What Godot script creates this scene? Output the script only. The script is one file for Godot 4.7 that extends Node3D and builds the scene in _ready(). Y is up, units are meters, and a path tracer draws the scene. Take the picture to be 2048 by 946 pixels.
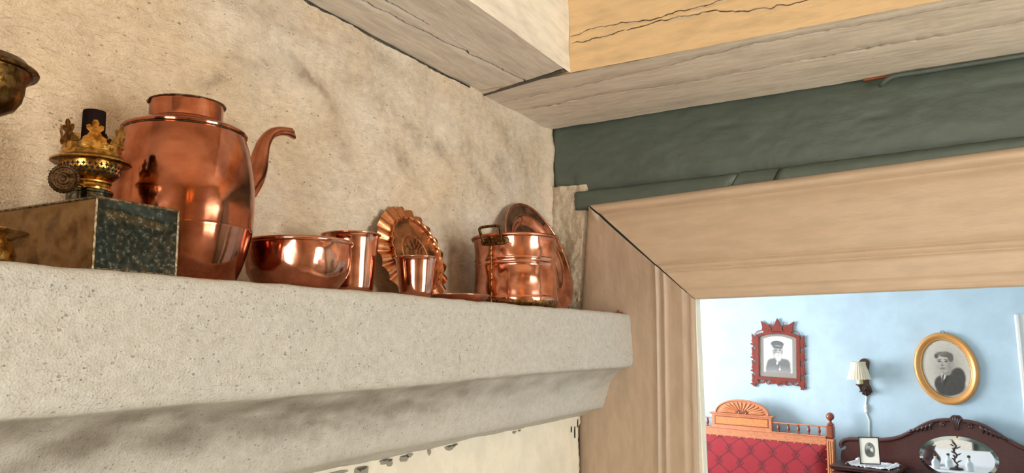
extends Node3D
# A copper-laden mantel shelf in an old timber house, with a view through a doorway into a blue parlour.
# World: metres, y up. x runs along the chimney wall towards the doorway wall, z points away from the chimney wall.

const XC := 2.1        # plane of the doorway wall's casing
const ZW := -1.017     # plane of the chimney wall above the mantel
const SH := 1.7055     # top of the mantel shelf
const CEIL := 2.62

var M := {}
var taken := {}
var rng := RandomNumberGenerator.new()
var nz := FastNoiseLite.new()    # broad waves
var nf := FastNoiseLite.new()    # fine waves
var R2: Transform3D              # the parlour's own axes: x along its far wall, y up, z towards the doorway

# ---------------------------------------------------------------- mesh building
class MB:
	var V := PackedVector3Array()
	var N := PackedVector3Array()
	var U := PackedVector2Array()
	var C := PackedColorArray()
	var I := PackedInt32Array()
	var col := Color.WHITE

	func grid(P: PackedVector3Array, nu: int, nv: int, wu := false, wv := false, flip := false, UV := PackedVector2Array(), cols := PackedColorArray()) -> void:
		# rows along u (nu), columns along v (nv); the outside is on the side of dv x du unless flipped
		var b := V.size()
		var n := PackedVector3Array()
		n.resize(P.size())
		var mu := nu if wu else nu - 1
		var mv := nv if wv else nv - 1
		for i in mu:
			var i2 := (i + 1) % nu
			for j in mv:
				var j2 := (j + 1) % nv
				var a := i * nv + j
				var c := i2 * nv + j
				var d := i2 * nv + j2
				var e := i * nv + j2
				var fn := (P[e] - P[c]).cross(P[d] - P[a])
				if flip: fn = -fn
				n[a] += fn; n[c] += fn; n[d] += fn; n[e] += fn
				if flip: I.append_array([b + a, b + e, b + d, b + a, b + d, b + c])
				else: I.append_array([b + a, b + c, b + d, b + a, b + d, b + e])
		for k in P.size():
			V.append(P[k]); N.append(n[k].normalized())
			U.append(UV[k] if UV.size() else Vector2(P[k].x, -P[k].y))
			C.append(cols[k] if cols.size() else col)

	func tri(a: Vector3, b: Vector3, c: Vector3, out: Vector3) -> void:
		var n := (b - a).cross(c - a)
		if n.dot(out) < 0: n = -n; var t := b; b = c; c = t
		n = n.normalized()
		var k := V.size()
		for p: Vector3 in [a, c, b]:
			V.append(p); N.append(n); U.append(Vector2(p.x, -p.y)); C.append(col)
		I.append_array([k, k + 1, k + 2])

	func quad(a: Vector3, b: Vector3, c: Vector3, d: Vector3, out: Vector3) -> void:
		tri(a, b, c, out); tri(a, c, d, out)

	func lathe(prof: Array, segs := 64, xf := Transform3D(), crease := 0.6, warp: Variant = null) -> void:
		# prof: Vector2(radius, height), the outside on the right hand of its direction of travel
		var runs := [[prof[0]]]
		for k in range(1, prof.size()):
			runs[-1].append(prof[k])
			if k < prof.size() - 1:
				var d0: Vector2 = prof[k] - prof[k - 1]
				var d1: Vector2 = prof[k + 1] - prof[k]
				if absf(d0.angle_to(d1)) > crease: runs.append([prof[k]])
		for r: Array in runs:
			var P := PackedVector3Array()
			var W := PackedVector2Array()
			for p: Vector2 in r:
				for j in segs:
					var t := TAU * j / segs
					var q := Vector3(p.x * cos(t), p.y, p.x * sin(t))
					if warp != null: q = warp.call(q, t)
					P.append(xf * q); W.append(Vector2(float(j) / segs, p.y))
			grid(P, r.size(), segs, false, true, false, W)

	func tube(path: Array, rad: Variant, segs := 12, caps := true, squash := 1.0, side := Vector3.ZERO) -> void:
		var n := path.size()
		var P := PackedVector3Array()
		var t0: Vector3 = (path[1] - path[0]).normalized()
		var u: Vector3 = side if side != Vector3.ZERO else (Vector3.UP if absf(t0.y) < 0.9 else Vector3.RIGHT)
		var ends := []
		for i in n:
			var t: Vector3 = (path[mini(i + 1, n - 1)] - path[maxi(i - 1, 0)]).normalized()
			u = (u - t * u.dot(t)).normalized()
			var w := t.cross(u)
			var r: float = rad[i] if rad is Array else rad
			for j in segs:
				var a := TAU * j / segs
				P.append(path[i] + u * cos(a) * r * squash + w * sin(a) * r)
			ends.append(t)
		grid(P, n, segs, false, true, true)
		if caps:
			for j in range(1, segs - 1):
				tri(P[0], P[j], P[j + 1], -ends[0])
				var b := (n - 1) * segs
				tri(P[b], P[b + j], P[b + j + 1], ends[-1])

	func box(c: Vector3, s: Vector3, bev := 0.002, xf := Transform3D()) -> void:
		var h := s * 0.5
		var b := minf(bev, minf(h.x, minf(h.y, h.z)) * 0.9)
		var f := func(x: float, y: float, z: float) -> Vector3: return xf * (c + Vector3(x, y, z))
		var bs := xf.basis
		for s1: float in [-1.0, 1.0]:
			quad(f.call(s1 * h.x, -h.y + b, -h.z + b), f.call(s1 * h.x, h.y - b, -h.z + b), f.call(s1 * h.x, h.y - b, h.z - b), f.call(s1 * h.x, -h.y + b, h.z - b), bs * Vector3(s1, 0, 0))
			quad(f.call(-h.x + b, s1 * h.y, -h.z + b), f.call(h.x - b, s1 * h.y, -h.z + b), f.call(h.x - b, s1 * h.y, h.z - b), f.call(-h.x + b, s1 * h.y, h.z - b), bs * Vector3(0, s1, 0))
			quad(f.call(-h.x + b, -h.y + b, s1 * h.z), f.call(h.x - b, -h.y + b, s1 * h.z), f.call(h.x - b, h.y - b, s1 * h.z), f.call(-h.x + b, h.y - b, s1 * h.z), bs * Vector3(0, 0, s1))
			if b <= 0.00001: continue
			for s2: float in [-1.0, 1.0]:
				quad(f.call(s1 * h.x, s2 * (h.y - b), -h.z + b), f.call(s1 * (h.x - b), s2 * h.y, -h.z + b), f.call(s1 * (h.x - b), s2 * h.y, h.z - b), f.call(s1 * h.x, s2 * (h.y - b), h.z - b), bs * Vector3(s1, s2, 0))
				quad(f.call(s1 * h.x, -h.y + b, s2 * (h.z - b)), f.call(s1 * (h.x - b), -h.y + b, s2 * h.z), f.call(s1 * (h.x - b), h.y - b, s2 * h.z), f.call(s1 * h.x, h.y - b, s2 * (h.z - b)), bs * Vector3(s1, 0, s2))
				quad(f.call(-h.x + b, s1 * h.y, s2 * (h.z - b)), f.call(-h.x + b, s1 * (h.y - b), s2 * h.z), f.call(h.x - b, s1 * (h.y - b), s2 * h.z), f.call(h.x - b, s1 * h.y, s2 * (h.z - b)), bs * Vector3(0, s1, s2))
				for s3: float in [-1.0, 1.0]:
					tri(f.call(s1 * h.x, s2 * (h.y - b), s3 * (h.z - b)), f.call(s1 * (h.x - b), s2 * h.y, s3 * (h.z - b)), f.call(s1 * (h.x - b), s2 * (h.y - b), s3 * h.z), bs * Vector3(s1, s2, s3))

	func prism(poly: PackedVector2Array, z0: float, z1: float, bev := 0.0, xf := Transform3D(), hole := PackedVector2Array()) -> void:
		# an outline in x, y made solid between z0 and z1, its front edge chamfered; a hole has as many points as the outline
		var p := poly.duplicate()
		if Geometry2D.is_polygon_clockwise(p): p.reverse()
		var n := p.size()
		var ins := PackedVector2Array()
		for i in n:
			var d0 := (p[i] - p[(i + n - 1) % n]).normalized()
			var d1 := (p[(i + 1) % n] - p[i]).normalized()
			var nn := Vector2(-d0.y - d1.y, d0.x + d1.x)
			nn = nn.normalized() if nn.length() > 0.01 else Vector2(-d0.y, d0.x)
			ins.append(p[i] + nn * bev)
		var bs := xf.basis
		var at := func(q: Vector2, z: float) -> Vector3: return xf * Vector3(q.x, q.y, z)
		if hole.is_empty():
			var t := Geometry2D.triangulate_polygon(ins)
			var t2 := t
			if t.is_empty():
				t = Geometry2D.triangulate_polygon(p); ins = p; t2 = t
			for k in range(0, t.size(), 3):
				tri(at.call(ins[t[k]], z1), at.call(ins[t[k + 1]], z1), at.call(ins[t[k + 2]], z1), bs.z)
			t2 = Geometry2D.triangulate_polygon(p)
			for k in range(0, t2.size(), 3):
				tri(at.call(p[t2[k]], z0), at.call(p[t2[k + 1]], z0), at.call(p[t2[k + 2]], z0), -bs.z)
		else:
			var h := hole.duplicate()
			if Geometry2D.is_polygon_clockwise(h): h.reverse()
			for i in n:
				var j := (i + 1) % n
				quad(at.call(ins[i], z1), at.call(ins[j], z1), at.call(h[j], z1), at.call(h[i], z1), bs.z)
				quad(at.call(p[i], z0), at.call(p[j], z0), at.call(h[j], z0), at.call(h[i], z0), -bs.z)
				var mid := (h[i] + h[j]) * 0.5
				var e := h[j] - h[i]
				quad(at.call(h[i], z0), at.call(h[j], z0), at.call(h[j], z1), at.call(h[i], z1), bs * Vector3(-e.y, e.x, 0))
		for i in n:
			var j := (i + 1) % n
			var e := p[j] - p[i]
			var out := bs * Vector3(e.y, -e.x, 0)
			quad(at.call(p[i], z0), at.call(p[j], z0), at.call(p[j], z1 - bev), at.call(p[i], z1 - bev), out)
			if bev > 0: quad(at.call(p[i], z1 - bev), at.call(p[j], z1 - bev), at.call(ins[j], z1), at.call(ins[i], z1), out + bs.z * e.length())

	func ball(c: Vector3, r: Vector3, nu := 16, nv := 24, xf := Transform3D()) -> void:
		var P := PackedVector3Array()
		for i in nu + 1:
			var a := -PI / 2 + PI * i / nu
			for j in nv:
				var t := TAU * j / nv
				P.append(xf * (c + Vector3(r.x * cos(a) * cos(t), r.y * sin(a), r.z * cos(a) * sin(t))))
		grid(P, nu + 1, nv, false, true)

	func sheet(a: Vector3, b: Vector3, c: Vector3, d: Vector3, out: Vector3) -> void:
		# a flat print with texture corners: a top left, b top right, c bottom right, d bottom left
		var k := V.size()
		for q: Array in [[a, Vector2(0, 0)], [b, Vector2(1, 0)], [c, Vector2(1, 1)], [d, Vector2(0, 1)]]:
			V.append(q[0]); U.append(q[1]); N.append(out.normalized()); C.append(col)
		if (b - a).cross(c - a).dot(out) < 0: I.append_array([k, k + 1, k + 2, k, k + 2, k + 3])
		else: I.append_array([k, k + 2, k + 1, k, k + 3, k + 2])

	func mesh() -> ArrayMesh:
		var arr := []
		arr.resize(Mesh.ARRAY_MAX)
		arr[Mesh.ARRAY_VERTEX] = V; arr[Mesh.ARRAY_NORMAL] = N; arr[Mesh.ARRAY_TEX_UV] = U
		arr[Mesh.ARRAY_COLOR] = C; arr[Mesh.ARRAY_INDEX] = I
		var m := ArrayMesh.new()
		m.add_surface_from_arrays(Mesh.PRIMITIVE_TRIANGLES, arr)
		return m

# ---------------------------------------------------------------- naming
func numbered(called: String) -> String:
	var k: int = taken.get(called, 0)
	taken[called] = k + 1
	return called if k == 0 else "%s_%03d" % [called, k]

func tag(o: Node, label := "", category := "", group := "", kind := "") -> void:
	if label: o.set_meta("label", label)
	if category: o.set_meta("category", category)
	if group: o.set_meta("group", group)
	if kind: o.set_meta("kind", kind)

func thing(called: String, label: String, category: String, at := Transform3D(), group := "") -> Node3D:
	var o := Node3D.new()
	o.name = numbered(called)
	add_child(o)
	o.transform = at
	tag(o, label, category, group)
	return o

func obj(called: String, mb: Variant, m: Material, parent: Node = null) -> MeshInstance3D:
	var o := MeshInstance3D.new()
	o.mesh = mb.mesh() if mb is MB else mb
	o.material_override = m
	o.cast_shadow = GeometryInstance3D.SHADOW_CASTING_SETTING_ON
	if parent == null:
		o.name = numbered(called); add_child(o)
	else:
		o.name = called; parent.add_child(o, true)
	return o

func struct(called: String, mb: MB, m: Material, label := "", category := "") -> MeshInstance3D:
	var o := obj(called, mb, m)
	tag(o, label, category, "", "structure")
	return o

func at(x: float, y: float, z: float, yaw := 0.0) -> Transform3D:
	return Transform3D(Basis(Vector3.UP, yaw), Vector3(x, y, z))

func in_parlour(x: float, y: float, z: float, roll := 0.0, yaw := 0.0) -> Transform3D:
	return R2 * Transform3D(Basis(Vector3.UP, yaw) * Basis(Vector3.BACK, roll), Vector3(x, y, z))

func v2(a: Array) -> PackedVector2Array:
	var p := PackedVector2Array()
	for k in range(0, a.size(), 2): p.append(Vector2(a[k], a[k + 1]))
	return p

func prof(a: Array) -> Array:
	var p := []
	for k in range(0, a.size(), 2): p.append(Vector2(a[k], a[k + 1]))
	return p

func smooth_path(pts: Array, per := 6) -> Array:
	# Catmull-Rom through Vector2 or Vector3 points
	var out := []
	for i in pts.size() - 1:
		var a = pts[maxi(i - 1, 0)]
		var b = pts[i]
		var c = pts[i + 1]
		var d = pts[mini(i + 2, pts.size() - 1)]
		for k in per: out.append(b.cubic_interpolate(c, a, d, float(k) / per))
	out.append(pts[-1])
	return out

func smooth_nums(pts: Array, per := 6) -> Array:
	var out := []
	for i in pts.size() - 1:
		for k in per: out.append(lerpf(pts[i], pts[i + 1], float(k) / per))
	out.append(pts[-1])
	return out

func ellipse(cx: float, cy: float, a: float, b: float, n := 64) -> PackedVector2Array:
	var p := PackedVector2Array()
	for k in n:
		p.append(Vector2(cx + a * cos(TAU * k / n), cy + b * sin(TAU * k / n)))
	return p

func lin(c: Color) -> Color: return c.srgb_to_linear()

func bump1(x: float, w: float) -> float: return exp(-x * x / (w * w))

# a flat or waved face with V-shaped cracks: o corner, eu and ev edges (vectors), n outward
func cracked(mb: MB, o: Vector3, eu: Vector3, ev: Vector3, n: Vector3, nu: int, cracks: Array, amp := 0.0015, colf: Variant = null, sub := 0.02, seed_at := 0.0) -> void:
	var lu := eu.length()
	var lv := ev.length()
	var rows := []                # per gap between cracks, how many steps
	var prev := 0.0
	for c: Dictionary in cracks + [{"pts": [[0.0, lv, 0.0]]}]:
		var mean := 0.0
		for p: Array in c.pts: mean += p[1] / c.pts.size()
		rows.append(maxi(2, int((mean - prev) / sub)))
		prev = mean
	var P := PackedVector3Array()
	var K := PackedColorArray()
	var W := PackedVector2Array()
	var nv := 0
	for i in nu + 1:
		var s := lu * i / nu
		var ts := []
		var ds := []
		var last := 0.0
		for ci in cracks.size() + 1:
			var t := lv
			var w := 0.0
			var dep := 0.0
			if ci < cracks.size():
				var c: Dictionary = cracks[ci]
				var pts: Array = c.pts
				t = pts[0][1] if s <= pts[0][0] else pts[-1][1]
				for k in pts.size() - 1:
					if s >= pts[k][0] and s <= pts[k + 1][0]:
						var f: float = (s - pts[k][0]) / (pts[k + 1][0] - pts[k][0])
						t = lerpf(pts[k][1], pts[k + 1][1], f)
						w = lerpf(pts[k][2], pts[k + 1][2], f)
				var inside: bool = s >= pts[0][0] and s <= pts[-1][0]
				t += nf.get_noise_2d(s * 900.0 + ci * 77.0, seed_at) * 0.006 + nf.get_noise_2d(s * 3800.0 + ci * 31.0, seed_at + 9.0) * 0.0022
				w = 1.7 * maxf(w * (0.75 + 0.9 * nf.get_noise_2d(s * 1500.0, ci * 40.0 + 7.0)), 0.0) if inside else 0.0
				dep = minf(w * 3.0, 0.02)
			t = maxf(t, last + 0.004)
			var e := maxf(w * 0.5, 0.0001)
			var stop := t - (0.0 if ci == cracks.size() else e)
			for k in int(rows[ci]):
				ts.append(lerpf(last, stop, float(k) / rows[ci])); ds.append(0.0)
			if ci < cracks.size():
				ts.append(stop - minf(0.0008, maxf(0.0, stop - last) * 0.2)); ds.append(0.0)
				ts.append(stop); ds.append(dep * 0.5)
				ts.append(t); ds.append(dep)
				ts.append(t + e); ds.append(dep * 0.5)
				last = t + e + 0.0008
				ts.append(last); ds.append(0.0)
			else:
				ts.append(stop); ds.append(0.0)
		nv = ts.size()
		for j in nv:
			var q: Vector3 = o + eu * (s / lu) + ev * (ts[j] / lv)
			var h: float = amp * (nz.get_noise_2d(s * 260.0 + seed_at * 13.0, ts[j] * 700.0) * 1.6 + nf.get_noise_2d(s * 700.0, ts[j] * 2400.0 + seed_at) * 0.8)
			P.append(q + n * (h - ds[j]))
			W.append(Vector2(s, ts[j]))
			var cc: Color = colf.call(s, ts[j]) if colf != null else mb.col
			if ds[j] > 0.0006: cc = cc * Color(0.10, 0.08, 0.06)  # shade and dirt inside the cracks put into the vertex colour
			K.append(cc)
	var flip := eu.cross(ev).dot(n) > 0.0
	mb.grid(P, nu + 1, nv, false, false, not flip, W, K)

# ---------------------------------------------------------------- materials
func noise_tex(freq: float, octaves := 4, ramp: Array = [], type := FastNoiseLite.TYPE_SIMPLEX_SMOOTH, side := 512, s := 3) -> NoiseTexture2D:
	var n := FastNoiseLite.new()
	n.noise_type = type
	n.frequency = freq
	n.fractal_octaves = octaves
	n.fractal_gain = 0.55
	n.seed = s
	var t := NoiseTexture2D.new()
	t.width = side; t.height = side
	t.seamless = true
	t.seamless_blend_skirt = 0.15
	t.noise = n
	if ramp.size():
		var g := Gradient.new()
		var off := PackedFloat32Array()
		var cs := PackedColorArray()
		for r: Array in ramp:
			off.append(r[0]); cs.append(r[1])
		g.offsets = off; g.colors = cs
		t.color_ramp = g
	return t

func plaster_maps(seed_no: int, pits: int, strokes: int, dark: float, vary: float) -> Array:
	# one tile of rough limewash: [tint, height]; pits and brush scratches hold dirt and painted shade
	var side := 1024
	var a := FastNoiseLite.new(); a.seed = seed_no; a.frequency = 0.02; a.fractal_octaves = 5; a.fractal_gain = 0.62
	var b := FastNoiseLite.new(); b.seed = seed_no + 5; b.frequency = 0.11; b.fractal_octaves = 3
	var ia := a.get_seamless_image(side, side)
	var ib := b.get_seamless_image(side, side)
	var da := ia.get_data()
	var db := ib.get_data()
	var r := RandomNumberGenerator.new(); r.seed = seed_no
	var pit := PackedFloat32Array()
	pit.resize(side * side)
	for k in pits:
		var px := r.randi() % side
		var py := r.randi() % side
		var rad := 0.8 + pow(r.randf(), 7.0) * 3.2
		var st := r.randf_range(0.25, 1.0)
		var e := int(ceil(rad + 1))
		for y in range(-e, e + 1):
			for x in range(-e, e + 1):
				var d := sqrt(x * x * 0.7 + y * y * 1.4)
				var v := clampf(rad - d + 0.5, 0.0, 1.0) * st
				var at_ := posmod(py + y, side) * side + posmod(px + x, side)
				pit[at_] = maxf(pit[at_], v)
	for k in strokes:
		var x := r.randf() * side
		var y := r.randf() * side
		var dir := r.randf_range(-0.35, 0.5)
		var st := r.randf_range(0.1, 0.55)
		for s in r.randi_range(12, 60):
			dir += r.randf_range(-0.12, 0.12)
			x += cos(dir); y += sin(dir)
			var at_ := posmod(int(y), side) * side + posmod(int(x), side)
			pit[at_] = maxf(pit[at_], st * (0.4 + 0.6 * r.randf()))
	var tint := PackedByteArray()
	tint.resize(side * side * 3)
	var hgt := PackedByteArray()
	hgt.resize(side * side)
	for i in side * side:
		var na := da[i] / 255.0
		var nb := db[i] / 255.0
		var p := pit[i]
		hgt[i] = int(clampf(60.0 + 80.0 * na + 80.0 * nb - 110.0 * p, 0.0, 255.0))
		var l := clampf(0.90 + vary * (0.2 * (na - 0.45) + 0.16 * (nb - 0.5)) - dark * p, 0.0, 1.0)
		var w := clampf((na - 0.35) * 0.9, -0.2, 0.3)
		tint[i * 3] = int(255.0 * clampf(l, 0.0, 1.0))
		tint[i * 3 + 1] = int(255.0 * clampf(l * (0.985 + 0.02 * w), 0.0, 1.0))
		tint[i * 3 + 2] = int(255.0 * clampf(l * (0.962 + 0.06 * w), 0.0, 1.0))
	return [ImageTexture.create_from_image(Image.create_from_data(side, side, false, Image.FORMAT_RGB8, tint)),
		ImageTexture.create_from_image(Image.create_from_data(side, side, false, Image.FORMAT_L8, hgt))]

func mat(c: Color, rough := 0.6, metal := 0.0, tex: Texture2D = null, scale := Vector3.ONE, height: Texture2D = null, hs := 0.1, world := true) -> StandardMaterial3D:
	var m := StandardMaterial3D.new()
	m.albedo_color = c
	m.roughness = rough
	m.metallic = metal
	if tex: m.albedo_texture = tex
	if height:
		m.heightmap_enabled = true
		m.heightmap_texture = height
		m.heightmap_scale = hs
	if tex or height:
		m.uv1_triplanar = true
		m.uv1_world_triplanar = world
		m.uv1_scale = scale
	m.vertex_color_use_as_albedo = true
	return m

func make_materials() -> void:
	var g := func(v: float) -> Color: return Color(v, v, v)
	var grain := noise_tex(0.02, 5, [[0.0, g.call(0.0)], [1.0, g.call(1.0)]], FastNoiseLite.TYPE_SIMPLEX_SMOOTH, 512, 4)
	var blot := noise_tex(0.008, 5, [[0.0, g.call(0.93)], [0.45, g.call(0.97)], [0.7, g.call(1.0)], [1.0, g.call(0.96)]], FastNoiseLite.TYPE_SIMPLEX_SMOOTH, 512, 8)
	var pm := plaster_maps(11, 1100, 2200, 0.30, 0.55)
	var pm2 := plaster_maps(23, 2600, 500, 0.17, 0.5)
	M.plaster = mat(Color(0.97, 0.935, 0.885), 0.92, 0.0, pm[0], Vector3(1.7, 2.6, 1.7), pm[1], 0.46)
	M.lime = mat(Color(0.825, 0.812, 0.78), 0.9, 0.0, pm2[0], Vector3(2.2, 2.6, 2.2), pm2[1], 0.42)
	M.smooth_lime = mat(Color(0.90, 0.86, 0.775), 0.8, 0.0, blot, Vector3(2, 2, 2), grain, 0.10)
	M.rubble = mat(Color(0.95, 0.89, 0.79), 0.95, 0.0, pm2[0], Vector3(4, 4, 4), pm2[1], 0.7)
	M.mortar = mat(Color(0.42, 0.40, 0.37), 0.95, 0.0, pm2[0], Vector3(6, 6, 6), pm2[1], 0.6)
	M.bared = mat(Color(0.62, 0.60, 0.54), 0.95, 0.0, pm2[0], Vector3(6, 6, 6))
	M.crevice_dark = mat(Color(0.30, 0.28, 0.25), 0.95)
	M.void_dark = mat(Color(0.07, 0.06, 0.05), 0.95)
	var along_x := Vector3(1.2, 9, 9)
	var along_z := Vector3(9, 9, 1.2)
	var along_y := Vector3(9, 1.2, 9)
	var streak := noise_tex(0.012, 5, [[0.0, g.call(0.89)], [0.4, g.call(0.96)], [0.65, g.call(1.0)], [1.0, g.call(0.95)]], FastNoiseLite.TYPE_SIMPLEX_SMOOTH, 512, 15)
	M.beam_grey = mat(Color(0.91, 0.87, 0.81), 0.62, 0.0, streak, Vector3(1.0, 5, 5), grain, 0.10)
	M.beam_cross = mat(Color(0.91, 0.86, 0.79), 0.62, 0.0, streak, Vector3(5, 5, 1.0), grain, 0.10)
	M.green = mat(Color(0.33, 0.375, 0.335), 0.5, 0.0, blot, Vector3(3, 4, 2), grain, 0.07)
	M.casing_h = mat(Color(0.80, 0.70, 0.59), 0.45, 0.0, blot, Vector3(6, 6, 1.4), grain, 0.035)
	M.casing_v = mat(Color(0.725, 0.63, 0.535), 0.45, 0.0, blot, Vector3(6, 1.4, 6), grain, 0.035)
	M.jamb = mat(Color(0.90, 0.875, 0.80), 0.5, 0.0, blot, Vector3(3, 3, 3))
	M.blue = mat(Color(0.75, 0.845, 0.90), 0.7, 0.0, blot, Vector3(0.8, 0.8, 0.8), grain, 0.06)
	M.white = mat(Color(0.93, 0.93, 0.91), 0.5)
	M.ceil = mat(Color(0.86, 0.80, 0.70), 0.8)
	M.ochre = mat(Color(0.82, 0.765, 0.68), 0.8)
	M.floor = mat(Color(0.82, 0.77, 0.69), 0.5, 0.0, streak, Vector3(0.7, 6, 6), grain, 0.05)
	# metals, in each thing's own axes
	var tarn := noise_tex(0.007, 6, [[0.0, Color(0.62, 0.55, 0.52)], [0.4, Color(0.9, 0.86, 0.84)], [0.6, Color(1, 1, 1)], [1.0, Color(0.86, 0.80, 0.78)]], FastNoiseLite.TYPE_SIMPLEX_SMOOTH, 512, 21)
	var rough_cu := noise_tex(0.009, 5, [[0.0, g.call(0.42)], [0.5, g.call(0.16)], [1.0, g.call(0.10)]], FastNoiseLite.TYPE_SIMPLEX_SMOOTH, 512, 33)
	var dents := noise_tex(0.006, 2, [[0.0, g.call(0.0)], [1.0, g.call(1.0)]], FastNoiseLite.TYPE_SIMPLEX_SMOOTH, 512, 41)
	var copper := func(c: Color, rgh: float, hs: float) -> StandardMaterial3D:
		var m := mat(c, rgh, 1.0, tarn, Vector3(3.5, 3.5, 3.5), dents, hs, false)
		m.roughness_texture = rough_cu
		m.roughness_texture_channel = BaseMaterial3D.TEXTURE_CHANNEL_RED
		return m
	M.copper = copper.call(Color(0.91, 0.655, 0.545), 0.6, 0.08)
	M.copper_hammered = copper.call(Color(0.89, 0.63, 0.52), 0.65, 0.55)
	M.copper_kettle = copper.call(Color(0.75, 0.48, 0.365), 0.62, 0.10)
	M.copper_dull = copper.call(Color(0.82, 0.55, 0.43), 1.7, 0.2)
	M.copper_mould = copper.call(Color(0.87, 0.60, 0.42), 1.3, 0.1)
	M.copper_dark = copper.call(Color(0.36, 0.21, 0.15), 2.4, 0.3)
	var patina := noise_tex(0.02, 5, [[0.0, Color(0.28, 0.22, 0.14)], [0.42, Color(0.72, 0.64, 0.5)], [0.6, Color(1, 1, 1)], [1.0, Color(0.9, 0.82, 0.7)]], FastNoiseLite.TYPE_SIMPLEX_SMOOTH, 512, 51)
	var brass := func(c: Color, rgh: float) -> StandardMaterial3D:
		var m := mat(c, rgh, 1.0, patina, Vector3(9, 9, 9), grain, 0.05, false)
		return m
	M.brass = brass.call(Color(0.83, 0.66, 0.36), 0.27)
	M.brass_dark = brass.call(Color(0.50, 0.38, 0.22), 0.36)
	M.wheel = brass.call(Color(0.29, 0.215, 0.15), 0.45)
	M.bronze = brass.call(Color(0.46, 0.35, 0.22), 0.40)
	M.solder = brass.call(Color(0.58, 0.43, 0.26), 0.45)
	var speck := noise_tex(0.035, 4, [[0.0, Color(0.42, 0.43, 0.40)], [0.5, Color(0.55, 0.56, 0.54)], [0.68, Color(0.60, 0.61, 0.59)], [0.80, Color(0.95, 0.95, 0.93)], [1.0, Color(1, 1, 1)]], FastNoiseLite.TYPE_SIMPLEX, 512, 61)
	M.tin = mat(Color(0.62, 0.61, 0.57), 0.15, 1.0, speck, Vector3(6, 6, 6), dents, 0.05, false)
	M.tin_side = mat(Color(0.60, 0.50, 0.37), 0.30, 1.0, tarn, Vector3(6, 6, 6), dents, 0.2, false)
	M.tin_edge = mat(Color(0.62, 0.58, 0.50), 0.38, 1.0, patina, Vector3(14, 14, 14), null, 0.1, false)
	M.iron = mat(Color(0.13, 0.09, 0.08), 0.75, 0.0, blot, Vector3(8, 8, 8), grain, 0.05, false)
	M.iron.metallic_specular = 0.12
	M.tinned = mat(Color(0.55, 0.50, 0.45), 0.45, 1.0, patina, Vector3(8, 8, 8), null, 0.1, false)
	# parlour
	var woodgrain := noise_tex(0.016, 5, [[0.0, g.call(0.78)], [0.4, g.call(0.91)], [0.6, g.call(1.0)], [1.0, g.call(0.87)]], FastNoiseLite.TYPE_SIMPLEX_SMOOTH, 512, 71)
	var wood := func(c: Color, rgh: float, sc: Vector3) -> StandardMaterial3D:
		var m := mat(c, rgh, 0.0, woodgrain, sc, null, 0.1, false)
		m.clearcoat_enabled = true; m.clearcoat = 0.35; m.clearcoat_roughness = 0.2
		return m
	M.fretwork = wood.call(Color(0.55, 0.205, 0.135), 0.4, Vector3(16, 2.5, 16))
	M.birch = wood.call(Color(0.83, 0.53, 0.37), 0.4, Vector3(2, 12, 12))
	M.birch_light = wood.call(Color(0.86, 0.56, 0.32), 0.38, Vector3(3, 14, 14))
	M.birch_dark = wood.call(Color(0.60, 0.30, 0.19), 0.36, Vector3(10, 3, 10))
	M.mahogany = wood.call(Color(0.315, 0.15, 0.125), 0.36, Vector3(2, 10, 10))
	M.mahogany_dark = wood.call(Color(0.26, 0.12, 0.105), 0.34, Vector3(3, 12, 12))
	M.gilt = mat(Color(0.84, 0.60, 0.34), 0.34, 0.35)
	M.gilt_bead = mat(Color(0.42, 0.33, 0.22), 0.5, 0.3)
	M.shade = mat(Color(0.95, 0.90, 0.79), 0.85)
	M.shade.backlight_enabled = true
	M.shade.backlight = Color(0.5, 0.46, 0.38)
	M.cream = mat(Color(0.92, 0.85, 0.66), 0.6)
	M.cord = mat(Color(0.93, 0.92, 0.88), 0.5)
	M.linen = mat(Color(0.94, 0.94, 0.95), 0.9)
	M.mirror = mat(Color(0.92, 0.93, 0.93), 0.02, 1.0)
	M.black_edge = mat(Color(0.16, 0.08, 0.07), 0.4)
	M.glass = StandardMaterial3D.new()
	M.glass.transparency = BaseMaterial3D.TRANSPARENCY_ALPHA
	M.glass.albedo_color = Color(0.95, 0.97, 0.98, 0.06)
	M.glass.roughness = 0.02
	M.bottle = StandardMaterial3D.new()
	M.bottle.albedo_color = Color(0.93, 0.96, 0.95)
	M.bottle.roughness = 0.03
	M.bottle.refraction_enabled = true
	M.bottle.refraction_scale = 0.05
	M.velvet = mat(Color(1, 1, 1), 0.8)
	M.velvet.albedo_texture = damask()
	M.velvet.uv1_scale = Vector3(6.2, 5.2, 1)
	M.velvet.rim_enabled = true; M.velvet.rim = 0.7; M.velvet.rim_tint = 0.7
	M.nail = mat(Color(0.93, 0.82, 0.72), 0.3, 0.6)
	M.seamed = M.solder

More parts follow.
